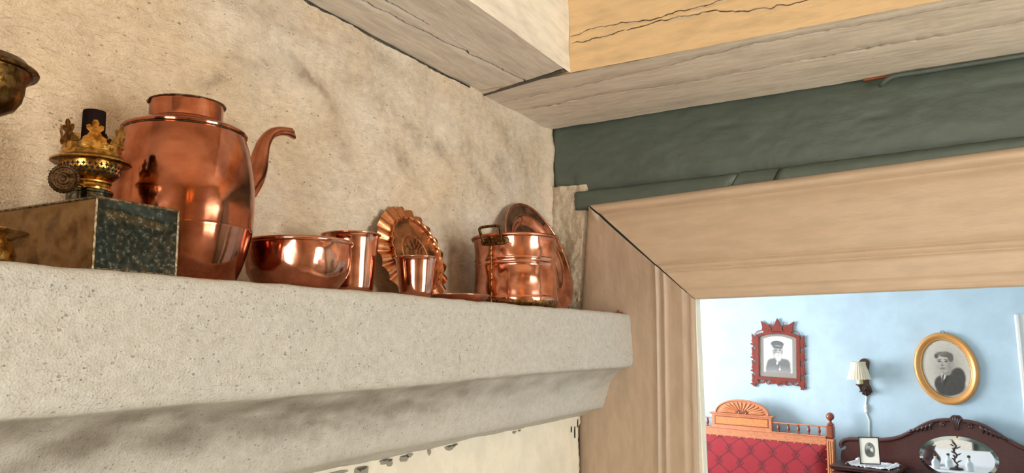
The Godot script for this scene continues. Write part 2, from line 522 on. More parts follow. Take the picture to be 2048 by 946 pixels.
func damask() -> ImageTexture:
	# ogee lattice of a crimson figured velvet
	var w := 256
	var im := Image.create(w, w, false, Image.FORMAT_RGB8)
	var n := FastNoiseLite.new(); n.seed = 5; n.frequency = 0.06
	for y in w:
		for x in w:
			var u := float(x) / w
			var v := float(y) / w
			var best := 0.0
			for k: float in [-0.5, 0.5, 1.5]:

				var s := 0.24 * cos(TAU * v) + 0.25
				var e1 := absf(fposmod(u - s + 0.5, 1.0) - 0.5)
				var e2 := absf(fposmod(u + s + 0.5, 1.0) - 0.5)
				best = maxf(best, maxf(bump1(e1, 0.045), bump1(e2, 0.045)) * (0.55 + 0.45 * sin(v * TAU * 7.0) * cos(u * TAU * 5.0)))
			for f: Array in [[0.5, 0.0], [0.5, 1.0], [0.0, 0.5], [1.0, 0.5]]:
				var d := Vector2(u - f[0], (v - f[1]) * 0.9)
				var ang := atan2(d.y, d.x)
				var rr := 0.13 + 0.035 * cos(6.0 * ang)
				best = maxf(best, 0.85 * bump1(d.length() - rr, 0.018))
				best = maxf(best, 0.7 * bump1(d.length() - 0.05 - 0.015 * cos(5.0 * ang), 0.014))
			best = clampf(best + 0.30 * n.get_noise_2d(x, y), 0.0, 1.0)
			var c1 := Color(0.60, 0.075, 0.14).lerp(Color(0.27, 0.02, 0.05), best)
			im.set_pixel(x, y, c1)
	return ImageTexture.create_from_image(im)

# soft shapes for the three portrait prints
func dab(im: Image, c: Color, cx: float, cy: float, a: float, b: float, rot := 0.0, soft := 0.15, cut_above := -9.0, cut_below := 9.0) -> void:
	var w := im.get_width()
	var h := im.get_height()
	var ca := cos(rot)
	var sa := sin(rot)
	var rr := maxf(a, b) * (1.0 + soft)
	for y in range(maxi(0, int((cy - rr) * h)), mini(h, int((cy + rr) * h) + 1)):
		var v := float(y) / h
		if v < cut_above or v > cut_below: continue
		for x in range(maxi(0, int((cx - rr * 1.4) * w)), mini(w, int((cx + rr * 1.4) * w) + 1)):
			var dx := (float(x) / w - cx)
			var dy := (v - cy)
			var p := (dx * ca + dy * sa) / a
			var q := (-dx * sa + dy * ca) / b
			var d := sqrt(p * p + q * q)
			var k := clampf((1.0 + soft - d) / (2.0 * soft), 0.0, 1.0) * c.a
			if k > 0.0: im.set_pixel(x, y, im.get_pixel(x, y).lerp(Color(c.r, c.g, c.b), k))

func fade(im: Image, keep: Color, power := 1.0) -> void:
	var n := FastNoiseLite.new(); n.frequency = 0.05; n.seed = 2
	for y in im.get_height():
		for x in im.get_width():
			var c := im.get_pixel(x, y)
			var l := c.get_luminance() + 0.03 * n.get_noise_2d(x, y)
			im.set_pixel(x, y, Color(l, l, l) * keep)

func portrait_cap() -> ImageTexture:
	# an elderly man with a white beard, a peaked cap and a dark double coat
	var im := Image.create(180, 216, false, Image.FORMAT_RGB8)
	im.fill(Color(0.93, 0.93, 0.92))
	dab(im, Color(0.80, 0.80, 0.80, 0.5), 0.5, 0.75, 0.6, 0.3, 0, 0.8)
	var coat := Color(0.40, 0.40, 0.42)
	dab(im, coat, 0.50, 0.93, 0.43, 0.34, 0, 0.05)
	dab(im, coat, 0.30, 0.80, 0.19, 0.17, 0.5, 0.12)
	dab(im, coat, 0.72, 0.80, 0.20, 0.17, -0.5, 0.12)
	dab(im, Color(0.34, 0.34, 0.36), 0.5, 1.0, 0.035, 0.28, 0.08, 0.3)
	dab(im, Color(0.95, 0.95, 0.94), 0.47, 0.735, 0.035, 0.05, 0.3, 0.2)
	dab(im, Color(0.70, 0.68, 0.66), 0.49, 0.43, 0.155, 0.185, 0, 0.08)
	dab(im, Color(0.58, 0.56, 0.55, 0.7), 0.40, 0.45, 0.05, 0.13, 0.1, 0.6)
	dab(im, Color(0.78, 0.76, 0.74), 0.53, 0.43, 0.06, 0.10, 0, 0.6)
	for s: float in [-1.0, 1.0]:
		dab(im, Color(0.36, 0.35, 0.35), 0.50 + 0.065 * s, 0.385, 0.036, 0.014, 0, 0.4)
		dab(im, Color(0.55, 0.53, 0.52), 0.50 + 0.07 * s, 0.36, 0.05, 0.010, 0.1 * s, 0.5)
		dab(im, Color(0.62, 0.60, 0.58), 0.49 + 0.16 * s, 0.42, 0.022, 0.05, 0, 0.3)
	dab(im, Color(0.52, 0.50, 0.49), 0.515, 0.455, 0.03, 0.018, 0, 0.5)
	dab(im, Color(0.90, 0.89, 0.88), 0.50, 0.535, 0.135, 0.075, 0, 0.25)
	dab(im, Color(0.94, 0.93, 0.92), 0.51, 0.60, 0.10, 0.09, 0, 0.25)
	dab(im, Color(0.55, 0.53, 0.52), 0.51, 0.52, 0.045, 0.009, 0, 0.5)
	dab(im, Color(0.30, 0.30, 0.31), 0.475, 0.21, 0.225, 0.085, 0.03, 0.08)
	dab(im, Color(0.36, 0.36, 0.37), 0.485, 0.27, 0.19, 0.055, 0.03, 0.1)
	dab(im, Color(0.62, 0.62, 0.62), 0.50, 0.265, 0.11, 0.018, 0.03, 0.5)
	dab(im, Color(0.24, 0.24, 0.25), 0.495, 0.315, 0.175, 0.020, 0.05, 0.2)
	dab(im, Color(0.97, 0.97, 0.96), 0.555, 0.905, 0.035, 0.035, 0, 0.15)
	dab(im, Color(0.9, 0.9, 0.9), 0.555, 0.85, 0.010, 0.05, 0, 0.3)
	dab(im, Color(0.85, 0.87, 0.9, 0.55), 0.5, 1.02, 0.7, 0.12, 0, 0.9)
	fade(im, Color(1.0, 0.99, 0.97))
	return ImageTexture.create_from_image(im)

func portrait_suit() -> ImageTexture:
	# a young man in a dark suit and tie, turned a little to the left
	var im := Image.create(200, 250, false, Image.FORMAT_RGB8)
	im.fill(Color(0.84, 0.83, 0.79))
	dab(im, Color(0.66, 0.63, 0.58, 0.9), 0.54, 0.5, 0.27, 0.33, 0, 0.7)
	var suit := Color(0.30, 0.27, 0.25)
	dab(im, suit, 0.56, 0.83, 0.28, 0.13, -0.15, 0.12)
	dab(im, suit, 0.70, 0.68, 0.155, 0.20, 0.35, 0.10)
	dab(im, suit, 0.50, 0.73, 0.24, 0.15, -0.5, 0.12)
	dab(im, suit, 0.36, 0.75, 0.11, 0.13, 0.6, 0.15)
	dab(im, Color(0.88, 0.86, 0.82), 0.435, 0.62, 0.045, 0.085, 0.45, 0.12)
	dab(im, Color(0.42, 0.39, 0.36), 0.41, 0.665, 0.022, 0.085, 0.38, 0.15)
	dab(im, Color(0.24, 0.21, 0.19), 0.49, 0.68, 0.022, 0.12, 0.55, 0.2)
	dab(im, Color(0.62, 0.58, 0.53), 0.50, 0.53, 0.10, 0.085, 0.4, 0.1)
	dab(im, Color(0.76, 0.73, 0.68), 0.47, 0.40, 0.155, 0.155, 0.12, 0.05)
	dab(im, Color(0.72, 0.69, 0.64), 0.46, 0.47, 0.135, 0.085, 0.1, 0.08)
	dab(im, Color(0.56, 0.53, 0.48, 0.7), 0.575, 0.45, 0.055, 0.11, 0.1, 0.7)
	dab(im, Color(0.66, 0.62, 0.57), 0.632, 0.40, 0.025, 0.045, 0, 0.2)
	dab(im, Color(0.42, 0.39, 0.35), 0.49, 0.262, 0.150, 0.042, 0.16, 0.2)
	dab(im, Color(0.42, 0.39, 0.35), 0.56, 0.265, 0.085, 0.045, 0.5, 0.2)
	dab(im, Color(0.40, 0.37, 0.33), 0.605, 0.31, 0.055, 0.075, 0, 0.2)
	dab(im, Color(0.52, 0.48, 0.43), 0.43, 0.245, 0.09, 0.025, -0.15, 0.5)
	dab(im, Color(0.38, 0.35, 0.31), 0.325, 0.285, 0.04, 0.04, 0.4, 0.25)
	for s: float in [-1.0, 1.0]:
		dab(im, Color(0.30, 0.27, 0.25), 0.445 + 0.065 * s, 0.378, 0.034, 0.011, 0, 0.4)
		dab(im, Color(0.42, 0.39, 0.36), 0.445 + 0.068 * s, 0.350, 0.045, 0.009, 0.12 * s, 0.4)
	dab(im, Color(0.62, 0.59, 0.54), 0.425, 0.42, 0.014, 0.045, 0.1, 0.5)
	dab(im, Color(0.50, 0.47, 0.43), 0.43, 0.445, 0.036, 0.010, 0, 0.4)
	dab(im, Color(0.44, 0.36, 0.33), 0.435, 0.492, 0.060, 0.009, -0.05, 0.4)
	dab(im, Color(0.60, 0.56, 0.52), 0.435, 0.515, 0.045, 0.010, 0, 0.5)
	fade(im, Color(1.0, 0.965, 0.90))
	return ImageTexture.create_from_image(im)

func portrait_small() -> ImageTexture:
	# a card with an oval engraving of a seated figure and child
	var im := Image.create(120, 160, false, Image.FORMAT_RGB8)
	im.fill(Color(0.92, 0.90, 0.84))
	dab(im, Color(0.46, 0.46, 0.43), 0.52, 0.47, 0.28, 0.29, 0, 0.03)
	dab(im, Color(0.62, 0.62, 0.58), 0.42, 0.36, 0.12, 0.12, 0, 0.4)
	dab(im, Color(0.30, 0.30, 0.29), 0.44, 0.58, 0.17, 0.14, 0.2, 0.3)
	dab(im, Color(0.66, 0.65, 0.60), 0.50, 0.32, 0.05, 0.045, 0, 0.3)
	dab(im, Color(0.24, 0.24, 0.23), 0.50, 0.285, 0.06, 0.03, 0, 0.3)
	dab(im, Color(0.85, 0.84, 0.80), 0.62, 0.47, 0.09, 0.07, 0.5, 0.3)
	dab(im, Color(0.80, 0.79, 0.74), 0.66, 0.40, 0.035, 0.033, 0, 0.3)
	dab(im, Color(0.36, 0.36, 0.34), 0.58, 0.66, 0.16, 0.08, 0, 0.4)
	return ImageTexture.create_from_image(im)

func more_materials() -> void:
	M.beam_face = M.beam_grey.duplicate()
	M.beam_face.albedo_color = Color(0.94, 0.895, 0.82)
	M.beam_ochre = M.beam_cross.duplicate()
	M.beam_ochre.albedo_color = Color(0.90, 0.765, 0.575)
	M.bare_red = mat(Color(0.60, 0.33, 0.17), 0.85)
	M.bare_wood = mat(Color(0.52, 0.37, 0.23), 0.8)

func parlour_materials() -> void:
	M.bulb = mat(Color(1.0, 0.85, 0.6), 0.4)
	M.bulb.emission_enabled = true
	M.bulb.emission = Color(1.0, 0.66, 0.32)
	M.bulb.emission_energy_multiplier = 14.0
	M.photo_cap = mat(Color.WHITE, 0.45); M.photo_cap.albedo_texture = portrait_cap()
	M.photo_suit = mat(Color.WHITE, 0.45); M.photo_suit.albedo_texture = portrait_suit()
	M.photo_small = mat(Color.WHITE, 0.5); M.photo_small.albedo_texture = portrait_small()
	for k: String in ["photo_cap", "photo_suit", "photo_small"]: M[k].texture_repeat = false
	M.mount = mat(Color(0.60, 0.56, 0.50), 0.8)
	M.carved = mat(Color(0.26, 0.17, 0.12), 0.4)
	M.bevel = mat(Color(0.93, 0.95, 0.94), 0.06, 1.0)

# ---------------------------------------------------------------- the kitchen's shell
func wall_wave(x: float, y: float) -> float:
	var h := 0.0085 * nz.get_noise_2d(x * 520.0, y * 620.0) + 0.0030 * nf.get_noise_2d(x * 260.0 + y * 120.0, y * 520.0)
	for r: Array in RIDGES:
		var best := 9.0
		for k in range(0, r.size() - 3, 2):
			var a := Vector2(r[k], r[k + 1])
			var b := Vector2(r[k + 2], r[k + 3])
			best = minf(best, Geometry2D.get_closest_point_to_segment(Vector2(x, y), a, b).distance_to(Vector2(x, y)))
		h += 0.0050 * bump1(best, 0.019)
	return h

const RIDGES := [
	[0.80, 2.02, 0.85, 2.075, 0.92, 2.115, 1.0, 2.13, 1.08, 2.11, 1.15, 2.06, 1.17, 2.02],
	[1.30, 2.10, 1.45, 2.075, 1.60, 2.03, 1.72, 1.96],
	[1.40, 2.17, 1.56, 2.15, 1.72, 2.09, 1.84, 2.01, 1.92, 1.90],
	[1.24, 2.0, 1.36, 1.985, 1.50, 1.93], [0.86, 2.19, 1.0, 2.21, 1.14, 2.20], [1.52, 2.22, 1.70, 2.20, 1.86, 2.13]]
# places rubbed grey or browned by smoke, and the stock pot's shadow painted in: x, y, half width, half height, slant, strength
const SOOT_AND_SHADE := [[1.045, 2.128, 0.05, 0.018, -0.5, 0.55], [1.11, 2.095, 0.04, 0.016, -0.7, 0.45], [0.916, 2.115, 0.05, 0.014, 0.2, 0.35], [0.835, 2.058, 0.04, 0.013, 0.6, 0.5],
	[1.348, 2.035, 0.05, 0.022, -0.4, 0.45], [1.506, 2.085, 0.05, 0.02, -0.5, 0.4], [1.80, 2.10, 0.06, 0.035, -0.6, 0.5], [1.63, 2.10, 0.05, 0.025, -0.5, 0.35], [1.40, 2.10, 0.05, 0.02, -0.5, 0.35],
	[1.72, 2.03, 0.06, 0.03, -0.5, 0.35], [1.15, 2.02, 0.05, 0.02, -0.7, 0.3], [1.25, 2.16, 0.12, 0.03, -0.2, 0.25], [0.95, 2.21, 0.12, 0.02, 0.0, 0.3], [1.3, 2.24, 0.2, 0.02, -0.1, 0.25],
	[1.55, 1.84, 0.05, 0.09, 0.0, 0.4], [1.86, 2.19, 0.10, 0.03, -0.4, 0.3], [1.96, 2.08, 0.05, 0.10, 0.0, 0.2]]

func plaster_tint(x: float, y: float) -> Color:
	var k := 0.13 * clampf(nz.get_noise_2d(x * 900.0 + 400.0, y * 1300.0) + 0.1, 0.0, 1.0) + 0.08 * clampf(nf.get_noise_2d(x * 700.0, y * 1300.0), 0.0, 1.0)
	for s: Array in SOOT_AND_SHADE:
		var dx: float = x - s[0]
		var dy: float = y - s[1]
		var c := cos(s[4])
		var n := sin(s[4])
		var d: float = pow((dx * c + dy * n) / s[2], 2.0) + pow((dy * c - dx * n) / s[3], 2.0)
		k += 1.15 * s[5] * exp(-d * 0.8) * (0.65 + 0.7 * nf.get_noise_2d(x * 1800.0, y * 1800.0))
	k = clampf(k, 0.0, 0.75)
	var warm := clampf(0.55 + 0.5 * nz.get_noise_2d(x * 300.0, y * 300.0 + 90.0) + 0.9 * exp(-pow((x - 0.55) / 0.35, 2.0) - pow((y - 1.85) / 0.30, 2.0)), 0.0, 1.0)  # includes warm light and shade behind the tin lamp, painted into the plaster
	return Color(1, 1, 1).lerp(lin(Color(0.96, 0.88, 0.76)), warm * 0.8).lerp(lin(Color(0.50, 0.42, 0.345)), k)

func build_kitchen() -> void:
	# chimney wall above the mantel: waved old plaster
	var mb := MB.new()
	var P := PackedVector3Array()
	var K := PackedColorArray()
	var xs := []
	var x := -1.5
	while x < 2.135:
		xs.append(x)
		x += 0.04 if x < 0.2 else 0.0075
	xs.append(2.14)
	var nv := 92
	for i in xs.size():
		for j in nv:
			var y := lerpf(1.62, 2.2785 + 0.0035 * nf.get_noise_2d(xs[i] * 2200.0, 5.0) if xs[i] < 1.64 else 2.31, float(j) / (nv - 1))
			var round_in := 0.012 * bump1(xs[i] - 2.11, 0.03)      # the plaster rounds into the corner
			P.append(Vector3(xs[i], y, ZW + wall_wave(xs[i], y) + round_in))
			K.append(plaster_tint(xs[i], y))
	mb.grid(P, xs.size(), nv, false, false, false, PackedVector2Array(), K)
	mb.box(Vector3(0.3, 1.5, ZW - 0.20), Vector3(3.9, 3.0, 0.36), 0.0)
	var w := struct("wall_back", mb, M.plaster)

	# chimney wall below the mantel, its painted skin split from the casing at the right
	mb = MB.new()
	P = PackedVector3Array()
	var n := 60
	var edge := []
	for j in n:
		var y := lerpf(0.0, 1.432, pow(float(j) / (n - 1), 0.35))
		edge.append(y)
		var xe := 2.074 + 0.006 * nf.get_noise_2d(y * 2600.0, 3.0) + 0.003 * nf.get_noise_2d(y * 9000.0, 8.0)
		if y > 1.395: xe = 2.088 + 0.004 * nf.get_noise_2d(y * 9000.0, 5.0)
		for xx: float in [-1.5, 0.0, 0.6, 0.9, 1.1, 1.3, 1.5, 1.7, 1.85, 1.95, 2.02, 2.05, 2.066, xe]:
			P.append(Vector3(xx if xx < 2.06 else minf(xx, xe), y, -0.925 + 0.002 * nf.get_noise_2d(xx * 300.0, y * 300.0)))
		P.append(Vector3(xe + 0.001, y, -0.937))
		P.append(Vector3(xe - 0.004, y, -0.975))
	mb.grid(P, n, 16, false, false, true)
	mb.box(Vector3(0.25, 0.70, -0.975), Vector3(3.5, 1.40, 0.08), 0.0)
	var hearth := struct("wall_hearth", mb, M.smooth_lime)
	mb = MB.new()
	P = PackedVector3Array()
	for j in 24:
		var y := lerpf(1.28, 1.405, j / 23.0)
		for k in 4:
			P.append(Vector3(2.066 + 0.008 * k, y, -0.945 + 0.008 * nf.get_noise_2d(y * 5000.0, k * 300.0) - (0.0 if y > 1.33 else 0.02)))
	mb.grid(P, 24, 4, false, false, true)
	obj("mortar_seam", mb, M.mortar, hearth)
	# grey plaster bared under the mantel, dark slivers added as the shade in its crevices
	for f: Array in [[1.045, 1.4085, 0.085, 0.006, 0.0], [1.118, 1.4030, 0.040, 0.022, 0.5], [1.185, 1.4105, 0.030, 0.010, 0.2], [1.200, 1.4080, 0.018, 0.014, -0.2], [1.245, 1.4090, 0.030, 0.013, 0.3], [1.262, 1.4115, 0.022, 0.008, 0.0],
			[1.330, 1.4105, 0.012, 0.012, 0.0], [1.405, 1.4100, 0.036, 0.012, 0.35], [1.425, 1.4125, 0.020, 0.006, 0.1], [1.690, 1.4120, 0.020, 0.006, 0.0], [1.715, 1.4130, 0.014, 0.004, 0.2]]:
		var poly := PackedVector2Array()
		for k in 11:
			var a := TAU * k / 11.0
			var r := 0.75 + rng.randf() * 0.4
			poly.append(Vector2(f[0] + f[2] * 0.5 * r * cos(a), f[1] + f[3] * (0.30 if sin(a) > 0 else 0.75) * r * sin(a)))
		var m2 := MB.new()
		m2.prism(poly, -0.927, -0.9225, 0.0005)
		obj("bared_plaster", m2, M.bared, hearth)
		if f[4] != 0.0:
			var m3 := MB.new()
			var q := PackedVector2Array()
			for k in 7: q.append(Vector2(f[0] - f[2] * 0.3 + f[2] * 0.1 * k, f[1] + f[3] * (0.12 - 0.28 * rng.randf() * sin(PI * k / 6.0))))
			q.append(Vector2(f[0] + f[2] * 0.35, f[1] + f[3] * 0.25)); q.append(Vector2(f[0] - f[2] * 0.35, f[1] + f[3] * 0.2))
			m3.prism(q, -0.9225, -0.9212, 0.0003)
			obj("crevice_shade", m3, M.crevice_dark, hearth)
	for c: Array in [[2.045, 1.375, 0.016], [2.066, 1.398, 0.012], [2.022, 1.385, 0.008]]:
		var m4 := MB.new()
		m4.prism(v2([c[0], c[1] - c[2], c[0] + 0.0012, c[1] - c[2] * 0.3, c[0] + 0.0016, c[1] + c[2], c[0] - 0.0006, c[1] + c[2] * 0.2]), -0.926, -0.9222, 0.0)
		obj("paint_crack", m4, M.void_dark, hearth)

	# the mantel: a run of moulded plaster, its profile as it meets the casing
	mb = MB.new()
	P = PackedVector3Array()
	K = PackedColorArray()
	var pr := [Vector2(-1.03, 1.7055), Vector2(-0.90, 1.7055), Vector2(-0.80, 1.7055), Vector2(-0.778, 1.7050), Vector2(-0.771, 1.7015), Vector2(-0.7685, 1.694), Vector2(-0.768, 1.66), Vector2(-0.7665, 1.625), Vector2(-0.766, 1.59), Vector2(-0.767, 1.566),
		Vector2(-0.7705, 1.5585), Vector2(-0.780, 1.5555), Vector2(-0.7985, 1.5504), Vector2(-0.8105, 1.542), Vector2(-0.8185, 1.5332), Vector2(-0.8305, 1.516), Vector2(-0.8375, 1.500), Vector2(-0.8425, 1.484), Vector2(-0.848, 1.468), Vector2(-0.8525, 1.4535), Vector2(-0.857, 1.4435), Vector2(-0.8645, 1.438), Vector2(-0.88, 1.434), Vector2(-0.8961, 1.4290), Vector2(-0.9186, 1.4180), Vector2(-0.935, 1.412)]
	var fine := [pr[0]]
	for k in pr.size() - 1:
		var st := maxi(1, int(pr[k].distance_to(pr[k + 1]) / 0.007))
		for s in st: fine.append(pr[k].lerp(pr[k + 1], (s + 1.0) / st))
	xs = []
	x = -1.5
	while x < 2.094:
		xs.append(x)
		x += 0.05 if x < 0.1 else 0.0085
	xs.append(2.0975); xs.append(2.0995)
	for i in xs.size():
		var xx: float = xs[i]
		for k in fine.size():
			var q: Vector2 = fine[k]
			var tan_: Vector2 = (fine[mini(k + 1, fine.size() - 1)] - fine[maxi(k - 1, 0)]).normalized()
			var nn := Vector2(-tan_.y, tan_.x)
			if nn.dot(q - Vector2(-0.95, 1.6)) < 0: nn = -nn
			var amp := 0.0 if (q.y > 1.7050 and q.x < -0.79) else 1.0
			var h := amp * (0.0042 * nz.get_noise_3d(xx * 260.0, q.y * 500.0, q.x * 500.0) + 0.0016 * nf.get_noise_3d(xx * 700.0, q.y * 1000.0, q.x * 900.0))
			var px := xx
			if i == xs.size() - 1: px += 0.0025 * nf.get_noise_2d(q.y * 6000.0, q.x * 6000.0)
			P.append(Vector3(px, q.y + nn.y * h, q.x + nn.x * h))
			# dust and smoke in the hollow, the shade under the shelf painted in too
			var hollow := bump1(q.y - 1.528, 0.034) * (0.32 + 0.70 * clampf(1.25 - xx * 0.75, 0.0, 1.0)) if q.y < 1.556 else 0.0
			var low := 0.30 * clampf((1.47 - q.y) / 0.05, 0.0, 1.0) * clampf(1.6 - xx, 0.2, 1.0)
			var dirt_and_shade := hollow * (0.75 + 0.9 * nz.get_noise_2d(xx * 600.0, q.y * 2500.0)) + low * (0.5 + nz.get_noise_2d(xx * 420.0, q.y * 900.0)) + 0.10 * clampf(nz.get_noise_2d(xx * 500.0, q.y * 1400.0 + 77.0), 0.0, 1.0)
			dirt_and_shade += 0.5 * exp(-pow((xx - 0.95) / 0.35, 2.0) - pow((q.y - 1.50) / 0.03, 2.0)) * clampf(0.4 + nf.get_noise_2d(xx * 900.0, q.y * 2600.0), 0.0, 1.0) * 0.6
			K.append(Color.WHITE.lerp(lin(Color(0.50, 0.44, 0.36)), clampf(dirt_and_shade, 0.0, 0.75)))
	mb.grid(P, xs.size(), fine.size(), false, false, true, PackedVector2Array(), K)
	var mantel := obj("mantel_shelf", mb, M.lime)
	tag(mantel, "long cream limewashed plaster mantel shelf with a hollow moulding, carrying the copper ware", "mantel shelf")

	# hairline cracks in the mantel's face
	for cr: Array in [[1.20, 1.610, 0.022]]:
		var line := []
		for k in 9: line.append(Vector3(cr[0] + 0.007 * nf.get_noise_2d(k * 17.0, cr[0] * 700.0), cr[1] + cr[2] * (k / 4.0 - 1.0), -0.7660))
		mb = MB.new()
		mb.tube(line, 0.0004, 5)
		obj("hairline_crack", mb, M.crevice_dark, mantel)
	# rough rubble strip between the corner and the casing
	mb = MB.new()
	P = PackedVector3Array()
	K = PackedColorArray()
	for i in 80:
		var y := lerpf(1.70, 2.098, i / 79.0)
		for j in 34:
			var z := lerpf(-1.03, -0.893 - 0.026 * clampf((2.03 - y) / 0.3, 0.0, 1.0), j / 33.0)
			if j == 33: z += 0.004 * nf.get_noise_2d(y * 7000.0, 2.0)
			var e := bump1(j - 33.0, 1.2) * 0.018
			var h := 0.012 * nz.get_noise_2d(y * 700.0, z * 1100.0 + 50.0) + 0.006 * absf(nf.get_noise_2d(y * 1600.0, z * 1600.0)) + 0.003 * nf.get_noise_2d(y * 6000.0, z * 6000.0)
			P.append(Vector3(XC + 0.006 - h + e, y, z))
			var d := clampf(0.5 * nf.get_noise_2d(y * 1500.0 + 9.0, z * 1500.0) + 0.35 * clampf((1.80 - y) / 0.08, 0.0, 1.0), 0.0, 0.7)
			K.append(Color.WHITE.lerp(lin(Color(0.55, 0.45, 0.35)), d * 0.8))
	mb.grid(P, 80, 34, false, false, true, PackedVector2Array(), K)
	tag(obj("plaster_strip", mb, M.rubble), "", "", "", "structure")

	# ceiling beams
	mb = MB.new()
	var c1 := {"pts": [[0.0, 0.075, 0.0018], [2.39, 0.092, 0.0026], [2.55, 0.11, 0.003], [2.70, 0.126, 0.0034], [2.82, 0.139, 0.003], [2.92, 0.15, 0.0022]]}
	var c2 := {"pts": [[1.9, 0.120, 0.0], [2.3, 0.1285, 0.0028], [2.45, 0.131, 0.002], [2.515, 0.14, 0.0]]}
	var c3 := {"pts": [[0.0, 0.165, 0.0012], [2.2, 0.150, 0.0005], [2.60, 0.152, 0.0]]}
	var lip := func(s: float, t: float) -> Color:
		var k := 0.28 * clampf(nz.get_noise_2d(s * 200.0, t * 2600.0), 0.0, 1.0) + 0.12 * clampf(nf.get_noise_2d(s * 300.0, t * 3000.0), 0.0, 1.0)
		return Color.WHITE.lerp(lin(Color(0.52, 0.44, 0.35)), k)
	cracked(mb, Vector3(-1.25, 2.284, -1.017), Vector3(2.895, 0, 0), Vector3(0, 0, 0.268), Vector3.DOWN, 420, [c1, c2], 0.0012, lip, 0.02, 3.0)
	# the scarfed end runs a little skew where it meets the cross beam
	for p in mb.V.size():
		var q := mb.V[p]
		if q.x > 1.0:
			q.x += (1.706 + (q.z + 1.017) * -0.235 - 1.645) * smoothstep(1.0, 1.645, q.x)
			mb.V[p] = q
	var side := MB.new()
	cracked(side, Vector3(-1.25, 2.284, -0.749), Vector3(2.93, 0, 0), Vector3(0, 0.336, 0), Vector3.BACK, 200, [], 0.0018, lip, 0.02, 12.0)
	mb.box(Vector3(0.18, 2.456, -0.886), Vector3(2.86, 0.33, 0.262), 0.0)
	var b1 := obj("ceiling_beam", mb, M.beam_grey)
	tag(b1, "grey-cream painted ceiling beam running along the chimney wall above the copper", "beam")
	side.col = Color.WHITE
	var sd := obj("side_face", side, M.beam_face, b1)
	sd.set_meta("label", "pale cream side face")

	mb = MB.new()
	var d1 := {"pts": [[0.0, 0.118, 0.0022], [0.14, 0.113, 0.004], [0.31, 0.100, 0.004], [0.51, 0.074, 0.0046], [0.69, 0.043, 0.005], [1.2, 0.05, 0.002]]}
	var d2 := {"pts": [[0.06, 0.214, 0.0020], [0.12, 0.214, 0.010], [0.16, 0.205, 0.006], [0.27, 0.196, 0.005], [0.50, 0.214, 0.0042], [0.72, 0.209, 0.005], [0.85, 0.210, 0.006], [0.94, 0.203, 0.012], [0.99, 0.204, 0.007], [1.6, 0.21, 0.0]]}
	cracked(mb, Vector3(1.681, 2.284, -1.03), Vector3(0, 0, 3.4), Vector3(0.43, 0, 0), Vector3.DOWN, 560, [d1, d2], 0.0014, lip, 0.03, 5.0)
	mb.box(Vector3(1.899, 2.458, 0.67), Vector3(0.428, 0.334, 3.39), 0.0)
	var b2 := obj("ceiling_beam", mb, M.beam_cross)
	tag(b2, "cross beam above the doorway wall with an ochre-yellow side and long cracks", "beam")
	side = MB.new()
	var e1 := {"pts": [[0.28, 0.074, 0.0], [0.36, 0.076, 0.002], [0.46, 0.080, 0.001], [0.56, 0.083, 0.0026], [0.63, 0.079, 0.002], [0.76, 0.057, 0.002], [0.86, 0.062, 0.001], [1.0, 0.07, 0.0]]}
	var e2 := {"pts": [[0.276, 0.096, 0.0], [0.36, 0.101, 0.002], [0.49, 0.092, 0.0012], [0.585, 0.097, 0.002], [0.665, 0.100, 0.003], [0.9, 0.12, 0.0]]}
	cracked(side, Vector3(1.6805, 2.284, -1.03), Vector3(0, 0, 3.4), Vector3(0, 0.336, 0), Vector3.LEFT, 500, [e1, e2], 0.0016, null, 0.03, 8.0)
	var yf := obj("side_face", side, M.beam_ochre, b2)
	yf.set_meta("label", "ochre-yellow side face")
	# packing where the beams meet
	mb = MB.new()
	var pk := []
	for k in 12: pk.append(Vector3(lerpf(1.712, 1.655, k / 11.0), 2.285, lerpf(-1.02, -0.752, k / 11.0)) + Vector3(0.004, 0.002, 0.004) * nf.get_noise_2d(k * 700.0, 3.0))
	mb.tube(pk, 0.0065, 6)
	obj("joint_filler", mb, M.mortar, b1)

	# doorway wall: green log, fillet, plaster beyond, built round the opening z -0.586..0.50, y 0..1.741
	mb = MB.new()
	mb.box(Vector3(2.170, 1.31, -2.62), Vector3(0.07, 2.62, 3.40), 0.0)
	mb.box(Vector3(2.170, 1.31, -0.764), Vector3(0.07, 2.62, 0.32), 0.0)
	mb.box(Vector3(2.170, 2.20, -0.04), Vector3(0.07, 0.84, 1.14), 0.0)
	mb.box(Vector3(2.170, 1.31, 1.505), Vector3(0.07, 2.62, 1.95), 0.0)
	var wr := struct("wall_right", mb, M.green)
	# green log over the doorway, hewn and thickly painted
	mb = MB.new()
	P = PackedVector3Array()
	var nl := 330
	for i in nl:
		var z := lerpf(-1.012, 1.40, pow(float(i) / (nl - 1), 1.25))
		for j in 30:
			var t := j / 29.0
			var y := lerpf(2.079, 2.300, t)
			if z < -0.93: y = lerpf(2.090 + 0.004 * nf.get_noise_2d(z * 5000.0, 4.0), 2.300, t)
			var bulge := 0.012 * (1.0 - pow(absf(2.0 * t - 1.0), 3.0))
			var h := 0.0035 * nz.get_noise_2d(z * 380.0, y * 900.0 + 20.0) + 0.0016 * nf.get_noise_2d(z * 500.0, y * 1800.0) + 0.0022 * maxf(0.0, nf.get_noise_2d(z * 1600.0 + 300.0, y * 2600.0) - 0.25)
			h -= 0.006 * bump1(y - 2.20 - 0.02 * sin(z * 9.0), 0.004) * clampf(nf.get_noise_2d(z * 300.0, 40.0) * 2.0, 0.0, 1.0)
			h -= 0.012 * bump1(z + 1.012, 0.008) - 0.0045 * maxf(0.0, nf.get_noise_2d(z * 2600.0, y * 3600.0 + 70.0) - 0.38)
			P.append(Vector3(2.124 - bulge - h, y, z))
	mb.grid(P, nl, 30, false, false, true)
	obj("green_log", mb, M.green, wr)
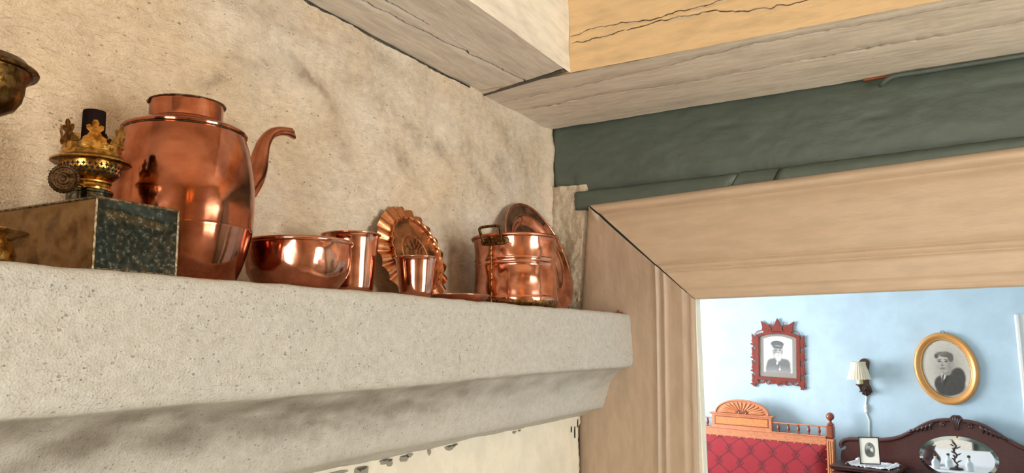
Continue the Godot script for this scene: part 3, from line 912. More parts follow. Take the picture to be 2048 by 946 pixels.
	for q: Array in [[-0.085, 0.07], [0.02, 0.05], [0.13, 0.10]]:
		mb = MB.new()
		mb.box(Vector3(2.108, 2.2815, q[0]), Vector3(0.008, 0.0045, q[1]), 0.001)
		obj("bared_wood", mb, M.bare_red, wr)
	# fillet strip under the log, mended in two places
	var spans := [[-0.938, -0.468], [-0.466, -0.360], [-0.358, 1.40]]
	for si in spans.size():
		var z0: float = spans[si][0]
		var z1: float = spans[si][1]
		mb = MB.new()
		P = PackedVector3Array()
		var cnt := maxi(14, int((z1 - z0) / 0.008))
		for i in cnt:
			var z := lerpf(z0, z1, float(i) / (cnt - 1))
			var top := 2.078 + clampf((z + 0.5) * 0.012, 0.0, 0.012)
			var bot := 2.026 + (z + 0.886) * 0.029
			var sink := 0.009 if si == 1 else 0.0
			var ends := 0.012 * (bump1(z - z0, 0.006) + bump1(z - z1, 0.006)) * (1.0 if si != 1 else 0.0)
			for q: Array in [[top + 0.004, 2.125], [top, 2.112], [top - 0.003, 2.103], [top - 0.010, 2.0985], [lerpf(top, bot, 0.55), 2.0965], [bot + 0.004, 2.0985], [bot - 0.006, 2.100], [bot - 0.010, 2.125]]:
				var skew: float = (q[0] - bot) * 0.55 * (bump1(z - z0, 0.03) * (1.0 if si > 0 else 0.0) + bump1(z - z1, 0.03) * (1.0 if si < 2 else 0.0))
				P.append(Vector3(q[1] + (sink if q[1] < 2.11 else 0.0) + ends + 0.0014 * nf.get_noise_2d(z * 1100.0, q[0] * 3000.0 + si * 50.0), q[0] + 0.002 * nf.get_noise_2d(z * 600.0, si * 9.0), z + skew))
		mb.grid(P, cnt, 8, false, false, false)
		obj("fillet_strip", mb, M.green, wr)

	# painted pipe that comes out of the log under the cross beam
	var pipe := MB.new()
	pipe.tube(smooth_path([Vector3(2.125, 2.262, -0.084), Vector3(2.106, 2.264, -0.078), Vector3(2.099, 2.272, -0.064), Vector3(2.0985, 2.277, -0.040), Vector3(2.099, 2.2765, 0.02), Vector3(2.0995, 2.277, 0.12), Vector3(2.10, 2.277, 0.6), Vector3(2.10, 2.277, 1.2)], 6), 0.0058, 10)
	pipe.tube([Vector3(2.0988, 2.2766, 0.012), Vector3(2.0988, 2.2766, 0.016)], 0.0072, 10)
	tag(obj("cable_pipe", pipe, M.green), "thin green-painted pipe bending out of the green log under the cross beam", "pipe")

	build_doorway()

	# the rest of the room, out of frame: walls, windows, floor, ceiling
	mb = MB.new()
	mb.box(Vector3(0.3, -0.05, 0.7), Vector3(3.8, 0.1, 3.7), 0.0)
	struct("floor", mb, M.floor)
	mb = MB.new()
	mb.box(Vector3(0.3, CEIL + 0.05, 0.7), Vector3(3.8, 0.1, 3.8), 0.0)
	struct("ceiling", mb, M.ceil)
	wall_with_window("wall_left", "window_1", Transform3D(Basis(Vector3.UP, PI / 2), Vector3(-1.5, 0, 0.7)), 3.7, WIN_L)
	wall_with_window("wall_front", "window_2", Transform3D(Basis(Vector3.UP, PI), Vector3(0.3, 0, 2.45)), 3.8, WIN_F)

func pendant() -> void:
	# the room's lit lamp, behind the camera: its warm sparks show in the kettle and the bowl
	var c := Vector3(-0.30, 2.10, 1.05)
	var t := thing("pendant_lamp", "lit brass pendant lamp with warm bulbs, mirrored as sparks in the kettle", "lamp", at(c.x, c.y, c.z))
	var mb := MB.new()
	mb.tube([Vector3(0, 0.02, 0), Vector3(0, 0.52, 0)], 0.006, 8)
	obj("rod", mb, M.brass, t)
	mb = MB.new()
	mb.lathe(prof([0.0, -0.05, 0.012, -0.045, 0.03, -0.02, 0.035, 0.0, 0.02, 0.03, 0.0, 0.04]), 24)
	obj("hub", mb, M.brass, t)
	for k in 5:
		var a := TAU * k / 5.0 + 0.3
		var d := Vector3(cos(a), 0, sin(a))
		mb = MB.new()
		mb.tube(smooth_path([Vector3.ZERO, d * 0.08 + Vector3(0, -0.03, 0), d * 0.14 + Vector3(0, -0.02, 0), d * 0.16 + Vector3(0, 0.02, 0)], 5), 0.005, 8)
		obj("arm", mb, M.brass, t)
		mb = MB.new()
		mb.ball(d * 0.16 + Vector3(0, 0.05, 0), Vector3(0.014, 0.028, 0.014), 12, 16)
		obj("bulb", mb, M.bulb, t)
		var l := OmniLight3D.new()
		l.name = "bulb_light"
		t.add_child(l, true)
		l.position = d * 0.16 + Vector3(0, 0.05, 0)
		l.light_color = Color(1.0, 0.72, 0.40)
		l.light_energy = 0.022
		l.light_size = 0.012
		l.omni_range = 8.0
		l.omni_attenuation = 2.0
		l.shadow_enabled = true

# windows: centre along the wall, sill, width, height
const WIN_L := [0.55, 0.95, 0.95, 1.05]
const WIN_F := [-0.88, 0.85, 1.15, 1.25]

func wall_with_window(called: String, win: String, xf: Transform3D, length: float, wn: Array, wall_mat: Material = null, high := CEIL) -> void:
	# local axes: x along the wall, z into the room, the wall's inner face at z = 0
	var mb := MB.new()
	var a: float = wn[0] - wn[2] / 2
	var b: float = wn[0] + wn[2] / 2
	var s: float = wn[1]
	var t: float = wn[1] + wn[3]
	var d := 0.16
	var h := length / 2
	mb.box(Vector3((-h + a) / 2, high / 2, -d / 2), Vector3(a + h, high, d), 0.0, xf)
	mb.box(Vector3((h + b) / 2, high / 2, -d / 2), Vector3(h - b, high, d), 0.0, xf)
	mb.box(Vector3(wn[0], s / 2, -d / 2), Vector3(wn[2], s, d), 0.0, xf)
	mb.box(Vector3(wn[0], (t + high) / 2, -d / 2), Vector3(wn[2], high - t, d), 0.0, xf)
	struct(called, mb, wall_mat if wall_mat else M.ochre)
	var w := Node3D.new()
	w.name = win
	add_child(w)
	w.transform = xf
	w.set_meta("kind", "structure")
	mb = MB.new()
	for e: Array in [[a + 0.03, (s + t) / 2, 0.06, wn[3]], [b - 0.03, (s + t) / 2, 0.06, wn[3]], [wn[0], s + 0.03, wn[2], 0.06], [wn[0], t - 0.03, wn[2], 0.06]]:
		mb.box(Vector3(e[0], e[1], -0.09), Vector3(e[2], e[3], 0.05), 0.004)
	obj("window_frame", mb, M.white, w)
	mb = MB.new()
	mb.box(Vector3(wn[0], (s + t) / 2, -0.09), Vector3(0.05, wn[3] - 0.11, 0.045), 0.004)
	for f: float in [0.36, 0.68]: mb.box(Vector3(wn[0], lerpf(s, t, f), -0.09), Vector3(wn[2] - 0.11, 0.03, 0.035), 0.004)
	obj("glazing_bar", mb, M.white, w)
	mb = MB.new()
	mb.box(Vector3(wn[0], (s + t) / 2, -0.10), Vector3(wn[2] - 0.08, wn[3] - 0.08, 0.003), 0.0)
	obj("pane", mb, M.glass, w)
	mb = MB.new()
	mb.box(Vector3(wn[0], s - 0.015, 0.03), Vector3(wn[2] + 0.1, 0.03, 0.10), 0.006)
	obj("sill", mb, M.white, w)

func build_doorway() -> void:
	var door := Node3D.new()
	door.name = "door_1"
	add_child(door)
	door.set_meta("kind", "structure")
	# moulded section of the casing, from the opening outwards: distance, how far it stands back
	var sec := [[0.0, 0.030], [0.0, 0.019], [0.002, 0.0165], [0.006, 0.0155], [0.009, 0.0135], [0.012, 0.0155], [0.022, 0.0150], [0.028, 0.0125], [0.0305, 0.0090], [0.034, 0.0095], [0.050, 0.0098], [0.070, 0.0098], [0.0765, 0.0085], [0.0785, 0.0035], [0.081, 0.0008], [0.084, 0.0030], [0.092, 0.0058], [0.0975, 0.0040],
		[0.1005, -0.0028], [0.1035, -0.0036], [0.1070, 0.0], [0.12, 0.0003], [0.16, 0.0], [0.20, 0.0006], [0.24, 0.0], [0.256, 0.0030], [0.2650, 0.0085], [0.2685, 0.0040], [0.2735, -0.0075], [0.2810, -0.0130], [0.290, -0.0120], [0.298, -0.005], [0.3015, 0.004], [0.302, 0.024]]
	var sn := sec.size()
	# side board
	var mb := MB.new()
	var P := PackedVector3Array()
	var K := PackedColorArray()
	var ny := 150
	for i in ny:
		for q: Array in sec:
			var d: float = q[0]
			var top := 1.741 + d * 0.965 - 0.0010 + 0.0016 * nf.get_noise_2d(d * 5000.0, 2.0)
			var y := lerpf(0.0, top, pow(float(i) / (ny - 1), 0.5))
			var bead := 1.0 if d < 0.25 else clampf((y - 1.985) / 0.02, 0.0, 1.0)
			var wide := 1.0 + clampf((2.03 - y) / 0.30, 0.0, 1.3) * 0.105 * clampf((d - 0.12) / 0.18, 0.0, 1.0)
			var back: float = q[1] * (bead if d < 0.300 else 1.0)
			var z := -0.586 - d * wide + (0.004 * absf(nf.get_noise_2d(y * 3000.0, 6.0)) if d > 0.295 else 0.0) - 0.012 * clampf((1.74 - y) / 0.46, 0.0, 1.0)
			var h := 0.0010 * nz.get_noise_2d(y * 500.0, d * 1700.0) + 0.0009 * maxf(0.0, nf.get_noise_2d(y * 1500.0, d * 2600.0) - 0.2)
			P.append(Vector3(XC + back - h, y, z))
			var k := 0.08 * clampf(nf.get_noise_2d(y * 200.0, d * 3000.0), 0.0, 1.0)
			K.append(Color.WHITE.lerp(lin(Color(0.60, 0.52, 0.42)), k))
	mb.grid(P, ny, sn, false, false, false, PackedVector2Array(), K)
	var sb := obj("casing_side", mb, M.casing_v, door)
	# worn wood where the mantel meets the side board
	for f: Array in [[-0.895, 0.055, 0.011], [-0.853, 0.05, 0.008], [-0.800, 0.026, 0.012]]:
		var m2 := MB.new()
		var poly := PackedVector2Array()
		for k in 12: poly.append(Vector2(-(f[0] + f[1] * (0.5 - k / 11.0)), 1.7065 + f[2] * (0.35 + 0.65 * rng.randf()) * sin(PI * (k + 0.5) / 12.0)))
		poly.append(Vector2(-(f[0] - f[1] * 0.5), 1.700)); poly.append(Vector2(-(f[0] + f[1] * 0.5), 1.700))
		m2.prism(poly, -0.003, 0.0012, 0.0004, Transform3D(Basis(Vector3(0, 0, -1), Vector3.UP, Vector3(-1, 0, 0)), Vector3(XC - 0.0006, 0, 0)))
		obj("bared_wood", m2, M.bare_wood, sb)
	# head board, a little deeper towards the right
	mb = MB.new()
	P = PackedVector3Array()
	K = PackedColorArray()
	var nz_ := 240
	for i in nz_:
		for q: Array in sec:
			var d: float = q[0]
			var z0 := -0.586 - d * 0.99 + 0.0012 + 0.0016 * nf.get_noise_2d(d * 5000.0, 2.0)
			var z := lerpf(z0, 1.0, pow(float(i) / (nz_ - 1), 1.2))
			var y: float = 1.741 + d * (0.965 + clampf(z + 0.886, 0.0, 2.0) * 0.092)
			var h := 0.0014 * nz.get_noise_2d(z * 300.0, d * 1700.0 + 30.0) + 0.0008 * maxf(0.0, nf.get_noise_2d(z * 900.0, d * 2600.0) - 0.25)
			P.append(Vector3(XC + q[1] * 1.05 - h, y, z))
			var k := 0.12 * clampf(nf.get_noise_2d(z * 140.0, d * 2600.0 + 8.0), 0.0, 1.0)
			K.append(Color.WHITE.lerp(lin(Color(0.60, 0.52, 0.43)), k))
	mb.grid(P, nz_, sn, false, false, true, PackedVector2Array(), K)
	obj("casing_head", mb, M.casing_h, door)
	# lining of the opening
	mb = MB.new()
	mb.box(Vector3(2.1535, 0.87, -0.5995), Vector3(0.045, 1.76, 0.0275), 0.002)
	obj("jamb", mb, M.jamb, door)
	mb = MB.new()
	mb.box(Vector3(2.1535, 0.87, 0.514), Vector3(0.045, 1.76, 0.028), 0.002)
	obj("jamb", mb, M.jamb, door)
	mb = MB.new()
	mb.box(Vector3(2.1535, 1.7555, -0.04), Vector3(0.045, 0.028, 1.14), 0.002)
	obj("door_head", mb, M.jamb, door)

# ---------------------------------------------------------------- the ware on the mantel
func build_ware() -> void:
	kettle(); burner_lamp(); brass_lamp(); bowl(); beakers(); mould(); saucer(); stock_pot(); platter()

func kettle() -> void:
	var t := thing("copper_kettle", "tall bulbous lidless copper kettle with a swan-neck spout, behind the tin lamp", "kettle", at(0.7035, SH + 0.0008, -0.903))
	var mb := MB.new()
	var body := prof([0.0, 0.0, 0.066, 0.0, 0.0715, 0.0025, 0.0745, 0.008, 0.081, 0.024, 0.0875, 0.046, 0.0918, 0.066, 0.0935, 0.0735, 0.0942, 0.0765, 0.0935, 0.079, 0.0948, 0.095, 0.0952, 0.115, 0.0945, 0.135, 0.0925, 0.155, 0.0893, 0.175, 0.085, 0.193, 0.0805, 0.2075, 0.0785, 0.2120,
		0.0762, 0.2120, 0.083, 0.19, 0.0915, 0.15, 0.093, 0.11, 0.085, 0.045, 0.07, 0.006, 0.0, 0.005])
	var fine := smooth_path(body.slice(0, 16), 1)
	mb.lathe(body, 96, Transform3D(), 0.75)
	obj("body", mb, M.copper_kettle, t)
	mb = MB.new()
	mb.lathe(prof([0.0775, 0.2105, 0.0800, 0.2095, 0.0822, 0.2105, 0.0826, 0.2128, 0.0812, 0.2148, 0.0775, 0.2170, 0.070, 0.2205, 0.061, 0.2240, 0.054, 0.2262, 0.0505, 0.2275, 0.0490, 0.2290, 0.0487, 0.2345, 0.0487, 0.2525, 0.0492, 0.2545,
		0.0470, 0.2545, 0.0470, 0.2280, 0.060, 0.2225, 0.0775, 0.2145, 0.0775, 0.2105]), 96, Transform3D(), 0.7)
	obj("shoulder", mb, M.copper_kettle, t)
	mb = MB.new()
	mb.lathe(prof([0.0790, 0.2082, 0.0806, 0.2088, 0.0806, 0.2098, 0.0790, 0.2102, 0.0790, 0.2082]), 96)
	var sl := obj("seam_line", mb, M.tin, t)
	sl.set_meta("label", "pale tinned seam line")
	# rolled mouth rim, notched and bent at the back left
	mb = MB.new()
	var P := PackedVector3Array()
	for i in 97:
		var a := TAU * i / 96.0
		var nick := 0.0055 * bump1(angle_difference(a, 3.62), 0.10) - 0.0025 * bump1(angle_difference(a, 3.95), 0.16)
		var rr := 0.0497 + 0.0010 * sin(3.0 * a + 1.0)
		for k in 10:
			var b := TAU * k / 10.0
			P.append(Vector3((rr + 0.0024 * cos(b)) * cos(a), 0.2540 + 0.0011 * sin(b) + 0.0008 * sin(2.0 * a) - nick, (rr + 0.0024 * cos(b)) * sin(a)))
	mb.grid(P, 97, 10, false, true, false)
	var rim := obj("mouth_rim", mb, M.tinned, t)
	rim.set_meta("label", "grey notched mouth rim")
	mb = MB.new()
	mb.lathe(prof([0.0, -0.0005, 0.069, -0.0005, 0.0735, 0.0010, 0.0745, 0.0035, 0.0728, 0.0055, 0.070, 0.0055, 0.0, 0.003]), 72, Transform3D(), 0.5)
	obj("base_ring", mb, M.copper_dull, t)
	# swan-neck spout, lying along the wall
	mb = MB.new()
	var raw := [[0.0650, 0.0950, 0.0080], [0.0850, 0.1200, 0.0190], [0.1090, 0.1500, 0.0185], [0.1235, 0.1700, 0.0172], [0.1325, 0.1900, 0.0154], [0.1370, 0.2100, 0.0131], [0.1433, 0.2310, 0.0106], [0.1552, 0.2478, 0.0086], [0.1720, 0.2577, 0.0077], [0.1915, 0.2620, 0.0070], [0.2030, 0.2635, 0.0066]]
	var pts := []
	var rad := []
	for r: Array in raw:
		pts.append(Vector3(r[0], r[1], 0)); rad.append(r[2])
	var sp := smooth_path(pts, 5)
	var sr := smooth_nums(rad, 5)
	mb.tube(sp, sr, 20, true, 1.0, Vector3.UP)
	for k in mb.V.size():                       # the beak: upper lip short and lifted, lower lip long
		var q := mb.V[k]
		var e := smoothstep(0.190, 0.2032, q.x)
		if e > 0.0:
			var up := clampf((q.y - 0.2635) / 0.0066, -1.0, 1.0)
			mb.V[k] = Vector3(q.x + e * (-0.002 if up > 0 else 0.006 * -up), q.y + e * (0.0022 * up - 0.0015), q.z * (1.0 - 0.15 * e))
	obj("spout", mb, M.copper_kettle, t)
	mb = MB.new()
	mb.ball(Vector3(0.2045, 0.2632, 0), Vector3(0.0012, 0.0040, 0.0042), 8, 12)
	obj("spout_mouth", mb, M.void_dark, t)

func burner_lamp() -> void:
	# a flat tin oil lamp: rectangular font with a brass burner on top; the tin stands a few degrees askew
	var t := thing("tin_oil_lamp", "square tin oil lamp with pierced brass burner and blackened wick tube, before the kettle", "oil lamp", at(0.5485, SH, -0.876, 0.03))
	var hx := 0.0525
	var hz := 0.0975
	var hh := 0.0765
	# four walls, each its own sheet, slightly buckled
	for s in 4:
		var mb := MB.new()
		var P := PackedVector3Array()
		for i in 25:
			for j in 17:
				var u := -1.0 + 2.0 * i / 24.0
				var y := 0.002 + (hh - 0.002) * j / 16.0
				var bow := 0.0011 * (nf.get_noise_2d(u * 900.0 + s * 300.0, y * 9000.0)) * (1.0 - absf(u)) + 0.0018 * bump1(y - 0.064 + 0.006 * u, 0.006) * (1.0 - u * u)
				var q := Vector3(u * hx, y, hz - bow) if s % 2 == 0 else Vector3(hx - bow, y, u * hz)
				if s >= 2: q = Vector3(-q.x, q.y, -q.z)
				P.append(q)
		mb.grid(P, 25, 17, false, false, s % 2 == 0)
		var wl := obj("font_wall", mb, M.tin if s % 2 == 0 else M.tin_side, t)
		if s == 0: wl.set_meta("label", "dark mirror-like spotted tin front")
	var mb: MB
	for sx: float in [-1.0, 1.0]:
		for sz: float in [-1.0, 1.0]:
			mb = MB.new()
			mb.tube([Vector3(sx * (hx - 0.0004), 0.0, sz * (hz - 0.0004)), Vector3(sx * (hx - 0.0004), hh, sz * (hz - 0.0004))], 0.0016, 10)
			obj("corner_seam", mb, M.tin_edge, t)
	mb = MB.new()
	mb.box(Vector3(0, hh + 0.0005, 0), Vector3(hx * 2 + 0.0025, 0.0035, hz * 2 + 0.0025), 0.0014)
	mb.box(Vector3(0, 0.001, 0), Vector3(hx * 2 + 0.0015, 0.002, hz * 2 + 0.0015), 0.0008)
	obj("font_lid", mb, M.tin_edge, t)
	# burner
	var b := Transform3D(Basis(), Vector3(-0.0065, hh, 0.016))
	mb = MB.new()
	mb.lathe(prof([0.0255, 0.0, 0.0258, 0.004, 0.0245, 0.006, 0.0245, 0.0185, 0.0252, 0.0195, 0.0252, 0.022, 0.0205, 0.0235, 0.0195, 0.026, 0.0, 0.026]), 48, b)
	obj("collar", mb, M.tin, t)
	mb = MB.new()
	mb.lathe(prof([0.0185, 0.0225, 0.0225, 0.0235, 0.0230, 0.0255, 0.0215, 0.0275, 0.0212, 0.0300, 0.0228, 0.0315, 0.0228, 0.0335, 0.0205, 0.0350, 0.0195, 0.0355, 0.0, 0.0355]), 48, b)
	obj("neck", mb, M.brass, t)
	# pierced gallery: rows of star-shaped cut-outs lie as dark insets
	var gal := prof([0.0200, 0.0350, 0.0245, 0.0368, 0.0285, 0.0400, 0.0312, 0.0440, 0.0325, 0.0480, 0.0330, 0.0525, 0.0330, 0.0550])
	mb = MB.new()
	mb.lathe(gal + prof([0.0310, 0.0550, 0.0312, 0.0480, 0.027, 0.041, 0.02, 0.0365, 0.02, 0.035]), 96, b, 0.7)
	var gl := obj("gallery", mb, M.brass, t)
	mb = MB.new()
	for row in 3:
		var y: float = [0.0412, 0.0456, 0.0500][row]
		var r: float = [0.0295, 0.0318, 0.0328][row]
		var slope: float = [0.75, 0.45, 0.14][row]
		var cnt := 34
		for k in cnt:
			var a := TAU * (k + 0.5 * (row % 2)) / cnt
			var nn := Vector3(cos(a), -slope, sin(a)).normalized()
			var tx := Vector3(-sin(a), 0, cos(a))
			var ty := nn.cross(tx)
			var c := b * Vector3(r * cos(a), y, r * sin(a)) + nn * 0.00025
			var sz := 0.0027
			for m in 4:
				var d := tx * cos(PI / 2 * m) + ty * sin(PI / 2 * m)
				var e := tx * cos(PI / 2 * m + PI / 4) * 0.45 + ty * sin(PI / 2 * m + PI / 4) * 0.45
				var e2 := tx * cos(PI / 2 * m - PI / 4) * 0.45 + ty * sin(PI / 2 * m - PI / 4) * 0.45
				mb.tri(c, c + d * sz, c + e * sz, nn)
				mb.tri(c, c + d * sz, c + e2 * sz, nn)
	var pc := obj("piercings", mb, M.void_dark, gl)
	pc.set_meta("kind", "stuff")
	mb = MB.new()
	mb.lathe(prof([0.0325, 0.0545, 0.0375, 0.0540, 0.0418, 0.0548, 0.0432, 0.0560, 0.0428, 0.0577, 0.0405, 0.0592, 0.0372, 0.0606, 0.0350, 0.0618, 0.0338, 0.0640, 0.0330, 0.0665, 0.0318, 0.0680, 0.0312, 0.0690, 0.0200, 0.0690, 0.020, 0.0545, 0.0325, 0.0545]), 96, b, 0.8)
	obj("flange", mb, M.brass, t)
	# chimney crown: a ring of prongs shaped like fleurons, bent a little outwards
	mb = MB.new()
	mb.lathe(prof([0.0318, 0.0670, 0.0314, 0.0765, 0.0308, 0.0765, 0.0312, 0.0670, 0.0318, 0.0670]), 64, b, 0.5)
	var crown := obj("crown", mb, M.brass, t)
	for k in 7:
		var a := TAU * (k + 0.35) / 7.0
		var shape := v2([-0.0100, 0.0, -0.0092, 0.0035, -0.0060, 0.0055, -0.0042, 0.0085, -0.0068, 0.0110, -0.0070, 0.0140, -0.0045, 0.0150, -0.0026, 0.0135, -0.0030, 0.0165, -0.0014, 0.0195, 0.0014, 0.0195, 0.0030, 0.0165, 0.0026, 0.0135, 0.0045, 0.0150, 0.0070, 0.0140, 0.0068, 0.0110, 0.0042, 0.0085, 0.0060, 0.0055, 0.0092, 0.0035, 0.0100, 0.0])
		mb = MB.new()
		var tilt: float = [0.10, 0.22, 0.05, 0.18, 0.12, 0.30, 0.06, 0.2][k]
		var bs := Basis(Vector3.UP, PI / 2 - a) * Basis(Vector3.RIGHT, tilt)
		for v in shape.size(): shape[v] = shape[v] * Vector2(1.3, 1.32)
		mb.prism(shape, -0.0003, 0.0003, 0.0, Transform3D(bs, b * Vector3(0.0310 * cos(a), 0.0755, 0.0310 * sin(a))))
		obj("prong", mb, M.brass if k % 3 else M.brass_dark, crown)
	mb = MB.new()
	mb.lathe(prof([0.0136, 0.060, 0.0128, 0.080, 0.0124, 0.118, 0.0120, 0.1195, 0.0112, 0.1195, 0.0112, 0.07, 0.0136, 0.06]), 40, b, 0.6)
	obj("wick_tube", mb, M.iron, t)
	mb = MB.new()
	mb.lathe(prof([0.0, 0.1165, 0.0112, 0.1165]), 24, b)
	obj("wick", mb, M.void_dark, t)
	# wick wheel on its spindle, facing left and forward
	var dir := Vector3(-0.80, -0.05, 0.60).normalized()
	var ctr := b * Vector3(-0.055, 0.0235, 0.037)
	mb = MB.new()
	mb.tube([b * Vector3(-0.010, 0.026, 0.008), ctr], 0.0022, 10)
	obj("spindle", mb, M.brass, t)
	mb = MB.new()
	var kx := Transform3D(Basis(Quaternion(Vector3.UP, dir)), ctr)
	var wave := func(q: Vector3, a: float) -> Vector3:
		var s := 1.0 + (0.028 * cos(a * 30.0) if Vector2(q.x, q.z).length() > 0.0145 else 0.0)
		return Vector3(q.x * s, q.y, q.z * s)
	mb.lathe(prof([0.0, -0.0022, 0.0145, -0.0022, 0.0158, -0.0012, 0.0158, 0.0012, 0.0146, 0.0022, 0.0128, 0.0018, 0.0120, 0.0010, 0.0068, 0.0010, 0.0060, 0.0019, 0.0032, 0.0021, 0.0026, 0.0034, 0.0, 0.0036]), 120, kx, 0.5, wave)
	var wh := obj("wick_wheel", mb, M.wheel, t)
	mb = MB.new()
	for k in 16:
		var a := TAU * k / 16.0
		mb.box(Vector3(0.0095 * cos(a), 0.0013, 0.0095 * sin(a)), Vector3(0.0012, 0.0010, 0.0012), 0.0003, kx)
	obj("wheel_studs", mb, M.wheel, wh)

func brass_lamp() -> void:
	# most of this lamp is beyond the left edge: its foot and the underside of its font reach into view
	var t := thing("brass_oil_lamp", "tarnished brass lamp at the left end, round font over a dished foot", "oil lamp", at(0.3995, SH, -0.835))
	var mb := MB.new()
	mb.lathe(prof([0.0, 0.0, 0.040, 0.0, 0.0455, 0.003, 0.0470, 0.010, 0.0445, 0.019, 0.0430, 0.025, 0.0465, 0.0285, 0.0550, 0.0310, 0.0570, 0.0325, 0.0550, 0.0338, 0.040, 0.0310, 0.020, 0.030, 0.012, 0.036, 0.0, 0.036]), 72, Transform3D(), 0.7)
	obj("foot", mb, M.brass, t)
	mb = MB.new()
	mb.lathe(prof([0.010, 0.032, 0.0085, 0.060, 0.012, 0.072, 0.0085, 0.085, 0.0095, 0.118, 0.016, 0.130, 0.018, 0.150, 0.0, 0.152]), 36, Transform3D(), 0.7)
	obj("stem", mb, M.brass, t)
	mb = MB.new()
	mb.lathe(prof([0.0, 0.142, 0.014, 0.148, 0.026, 0.155, 0.036, 0.161, 0.0415, 0.170, 0.0425, 0.176, 0.0435, 0.178, 0.0440, 0.188, 0.0490, 0.1945, 0.0495, 0.198]), 72, Transform3D(), 0.8)
	mb.lathe(prof([0.0495, 0.1965, 0.0545, 0.1968, 0.0556, 0.1990, 0.0545, 0.2012, 0.0500, 0.2020, 0.044, 0.210, 0.024, 0.217, 0.0, 0.218]), 72, Transform3D(), 0.8)
	obj("font", mb, M.brass_dark, t)

func bowl() -> void:
	var t := thing("copper_bowl", "wide hand-hammered copper bowl with a rolled rim, right of the kettle", "bowl", at(0.8905, SH, -0.866))
	var mb := MB.new()
	var dent := func(q: Vector3, a: float) -> Vector3:
		var k := 0.0011 * nf.get_noise_3d(q.x * 1700.0, q.y * 1900.0, q.z * 1700.0) * clampf(q.y / 0.02, 0.0, 1.0)
		for d: Array in [[1.95, 0.040], [1.72, 0.038], [2.25, 0.030], [1.25, 0.046], [2.5, 0.052]]:
			k -= 0.0016 * exp(-(pow(angle_difference(a, d[0]) * 0.08, 2.0) + pow(q.y - d[1], 2.0)) / 0.00006)
		var r := Vector2(q.x, q.z)
		if r.length() < 0.02: return q
		var s := (r.length() + k) / r.length()
		return Vector3(q.x * s, q.y, q.z * s)
	mb.lathe(prof([0.0, 0.0, 0.046, 0.0, 0.054, 0.0020, 0.0625, 0.0075, 0.0705, 0.0170, 0.0762, 0.0285, 0.0790, 0.041, 0.0800, 0.053, 0.0800, 0.064, 0.0795, 0.0735, 0.0785, 0.0735, 0.0785, 0.053, 0.0745, 0.029, 0.061, 0.010, 0.045, 0.002, 0.0, 0.002]), 120, Transform3D(), 0.8, dent)
	obj("body", mb, M.copper_hammered, t)
	mb = MB.new()
	var ring := []
	mb.lathe(prof([0.0795, 0.0715, 0.0818, 0.0722, 0.0832, 0.0745, 0.0828, 0.0772, 0.0808, 0.0788, 0.0785, 0.0780, 0.0772, 0.0755, 0.0778, 0.0725, 0.0795, 0.0715]), 96, Transform3D(), 1.5)
	obj("rolled_rim", mb, M.copper, t)

func beakers() -> void:
	var t := thing("copper_beaker", "taller plain copper beaker with a flared lip, partly behind the bowl", "beaker", at(1.056, SH, -0.903))
	var mb := MB.new()
	mb.lathe(prof([0.0, 0.001, 0.030, 0.0, 0.0350, 0.0030, 0.0388, 0.0100, 0.0405, 0.0180, 0.0420, 0.035, 0.0445, 0.070, 0.0463, 0.092, 0.0470, 0.100, 0.0482, 0.1065, 0.0505, 0.1105, 0.0515, 0.1115,
		0.0500, 0.1118, 0.0470, 0.106, 0.0455, 0.092, 0.0412, 0.035, 0.036, 0.010, 0.0, 0.008]), 96, Transform3D(), 0.9)
	obj("cup", mb, M.copper, t)
	mb = MB.new()
	mb.lathe(prof([0.0495, 0.1100, 0.0515, 0.1100, 0.0527, 0.1112, 0.0525, 0.1130, 0.0508, 0.1136, 0.0492, 0.1125, 0.0495, 0.1100]), 96, Transform3D(), 1.5)
	obj("lip", mb, M.copper, t)
	t = thing("copper_beaker", "small shiny copper beaker standing in front of the fluted mould", "beaker", at(1.153, SH, -0.832))
	mb = MB.new()
	mb.lathe(prof([0.0, 0.001, 0.0215, 0.0, 0.0260, 0.0022, 0.0287, 0.0070, 0.0300, 0.0135, 0.0318, 0.030, 0.0342, 0.052, 0.0360, 0.066, 0.0370, 0.072, 0.0388, 0.0748, 0.0372, 0.0752, 0.0348, 0.066, 0.0310, 0.030, 0.0275, 0.009, 0.0, 0.006]), 96, Transform3D(), 0.9)
	obj("cup", mb, M.copper, t)
	mb = MB.new()
	mb.lathe(prof([0.0378, 0.0737, 0.0393, 0.0738, 0.0404, 0.0748, 0.0402, 0.0762, 0.0388, 0.0768, 0.0374, 0.0758, 0.0378, 0.0737]), 96, Transform3D(), 1.5)
	obj("lip", mb, M.copper, t)

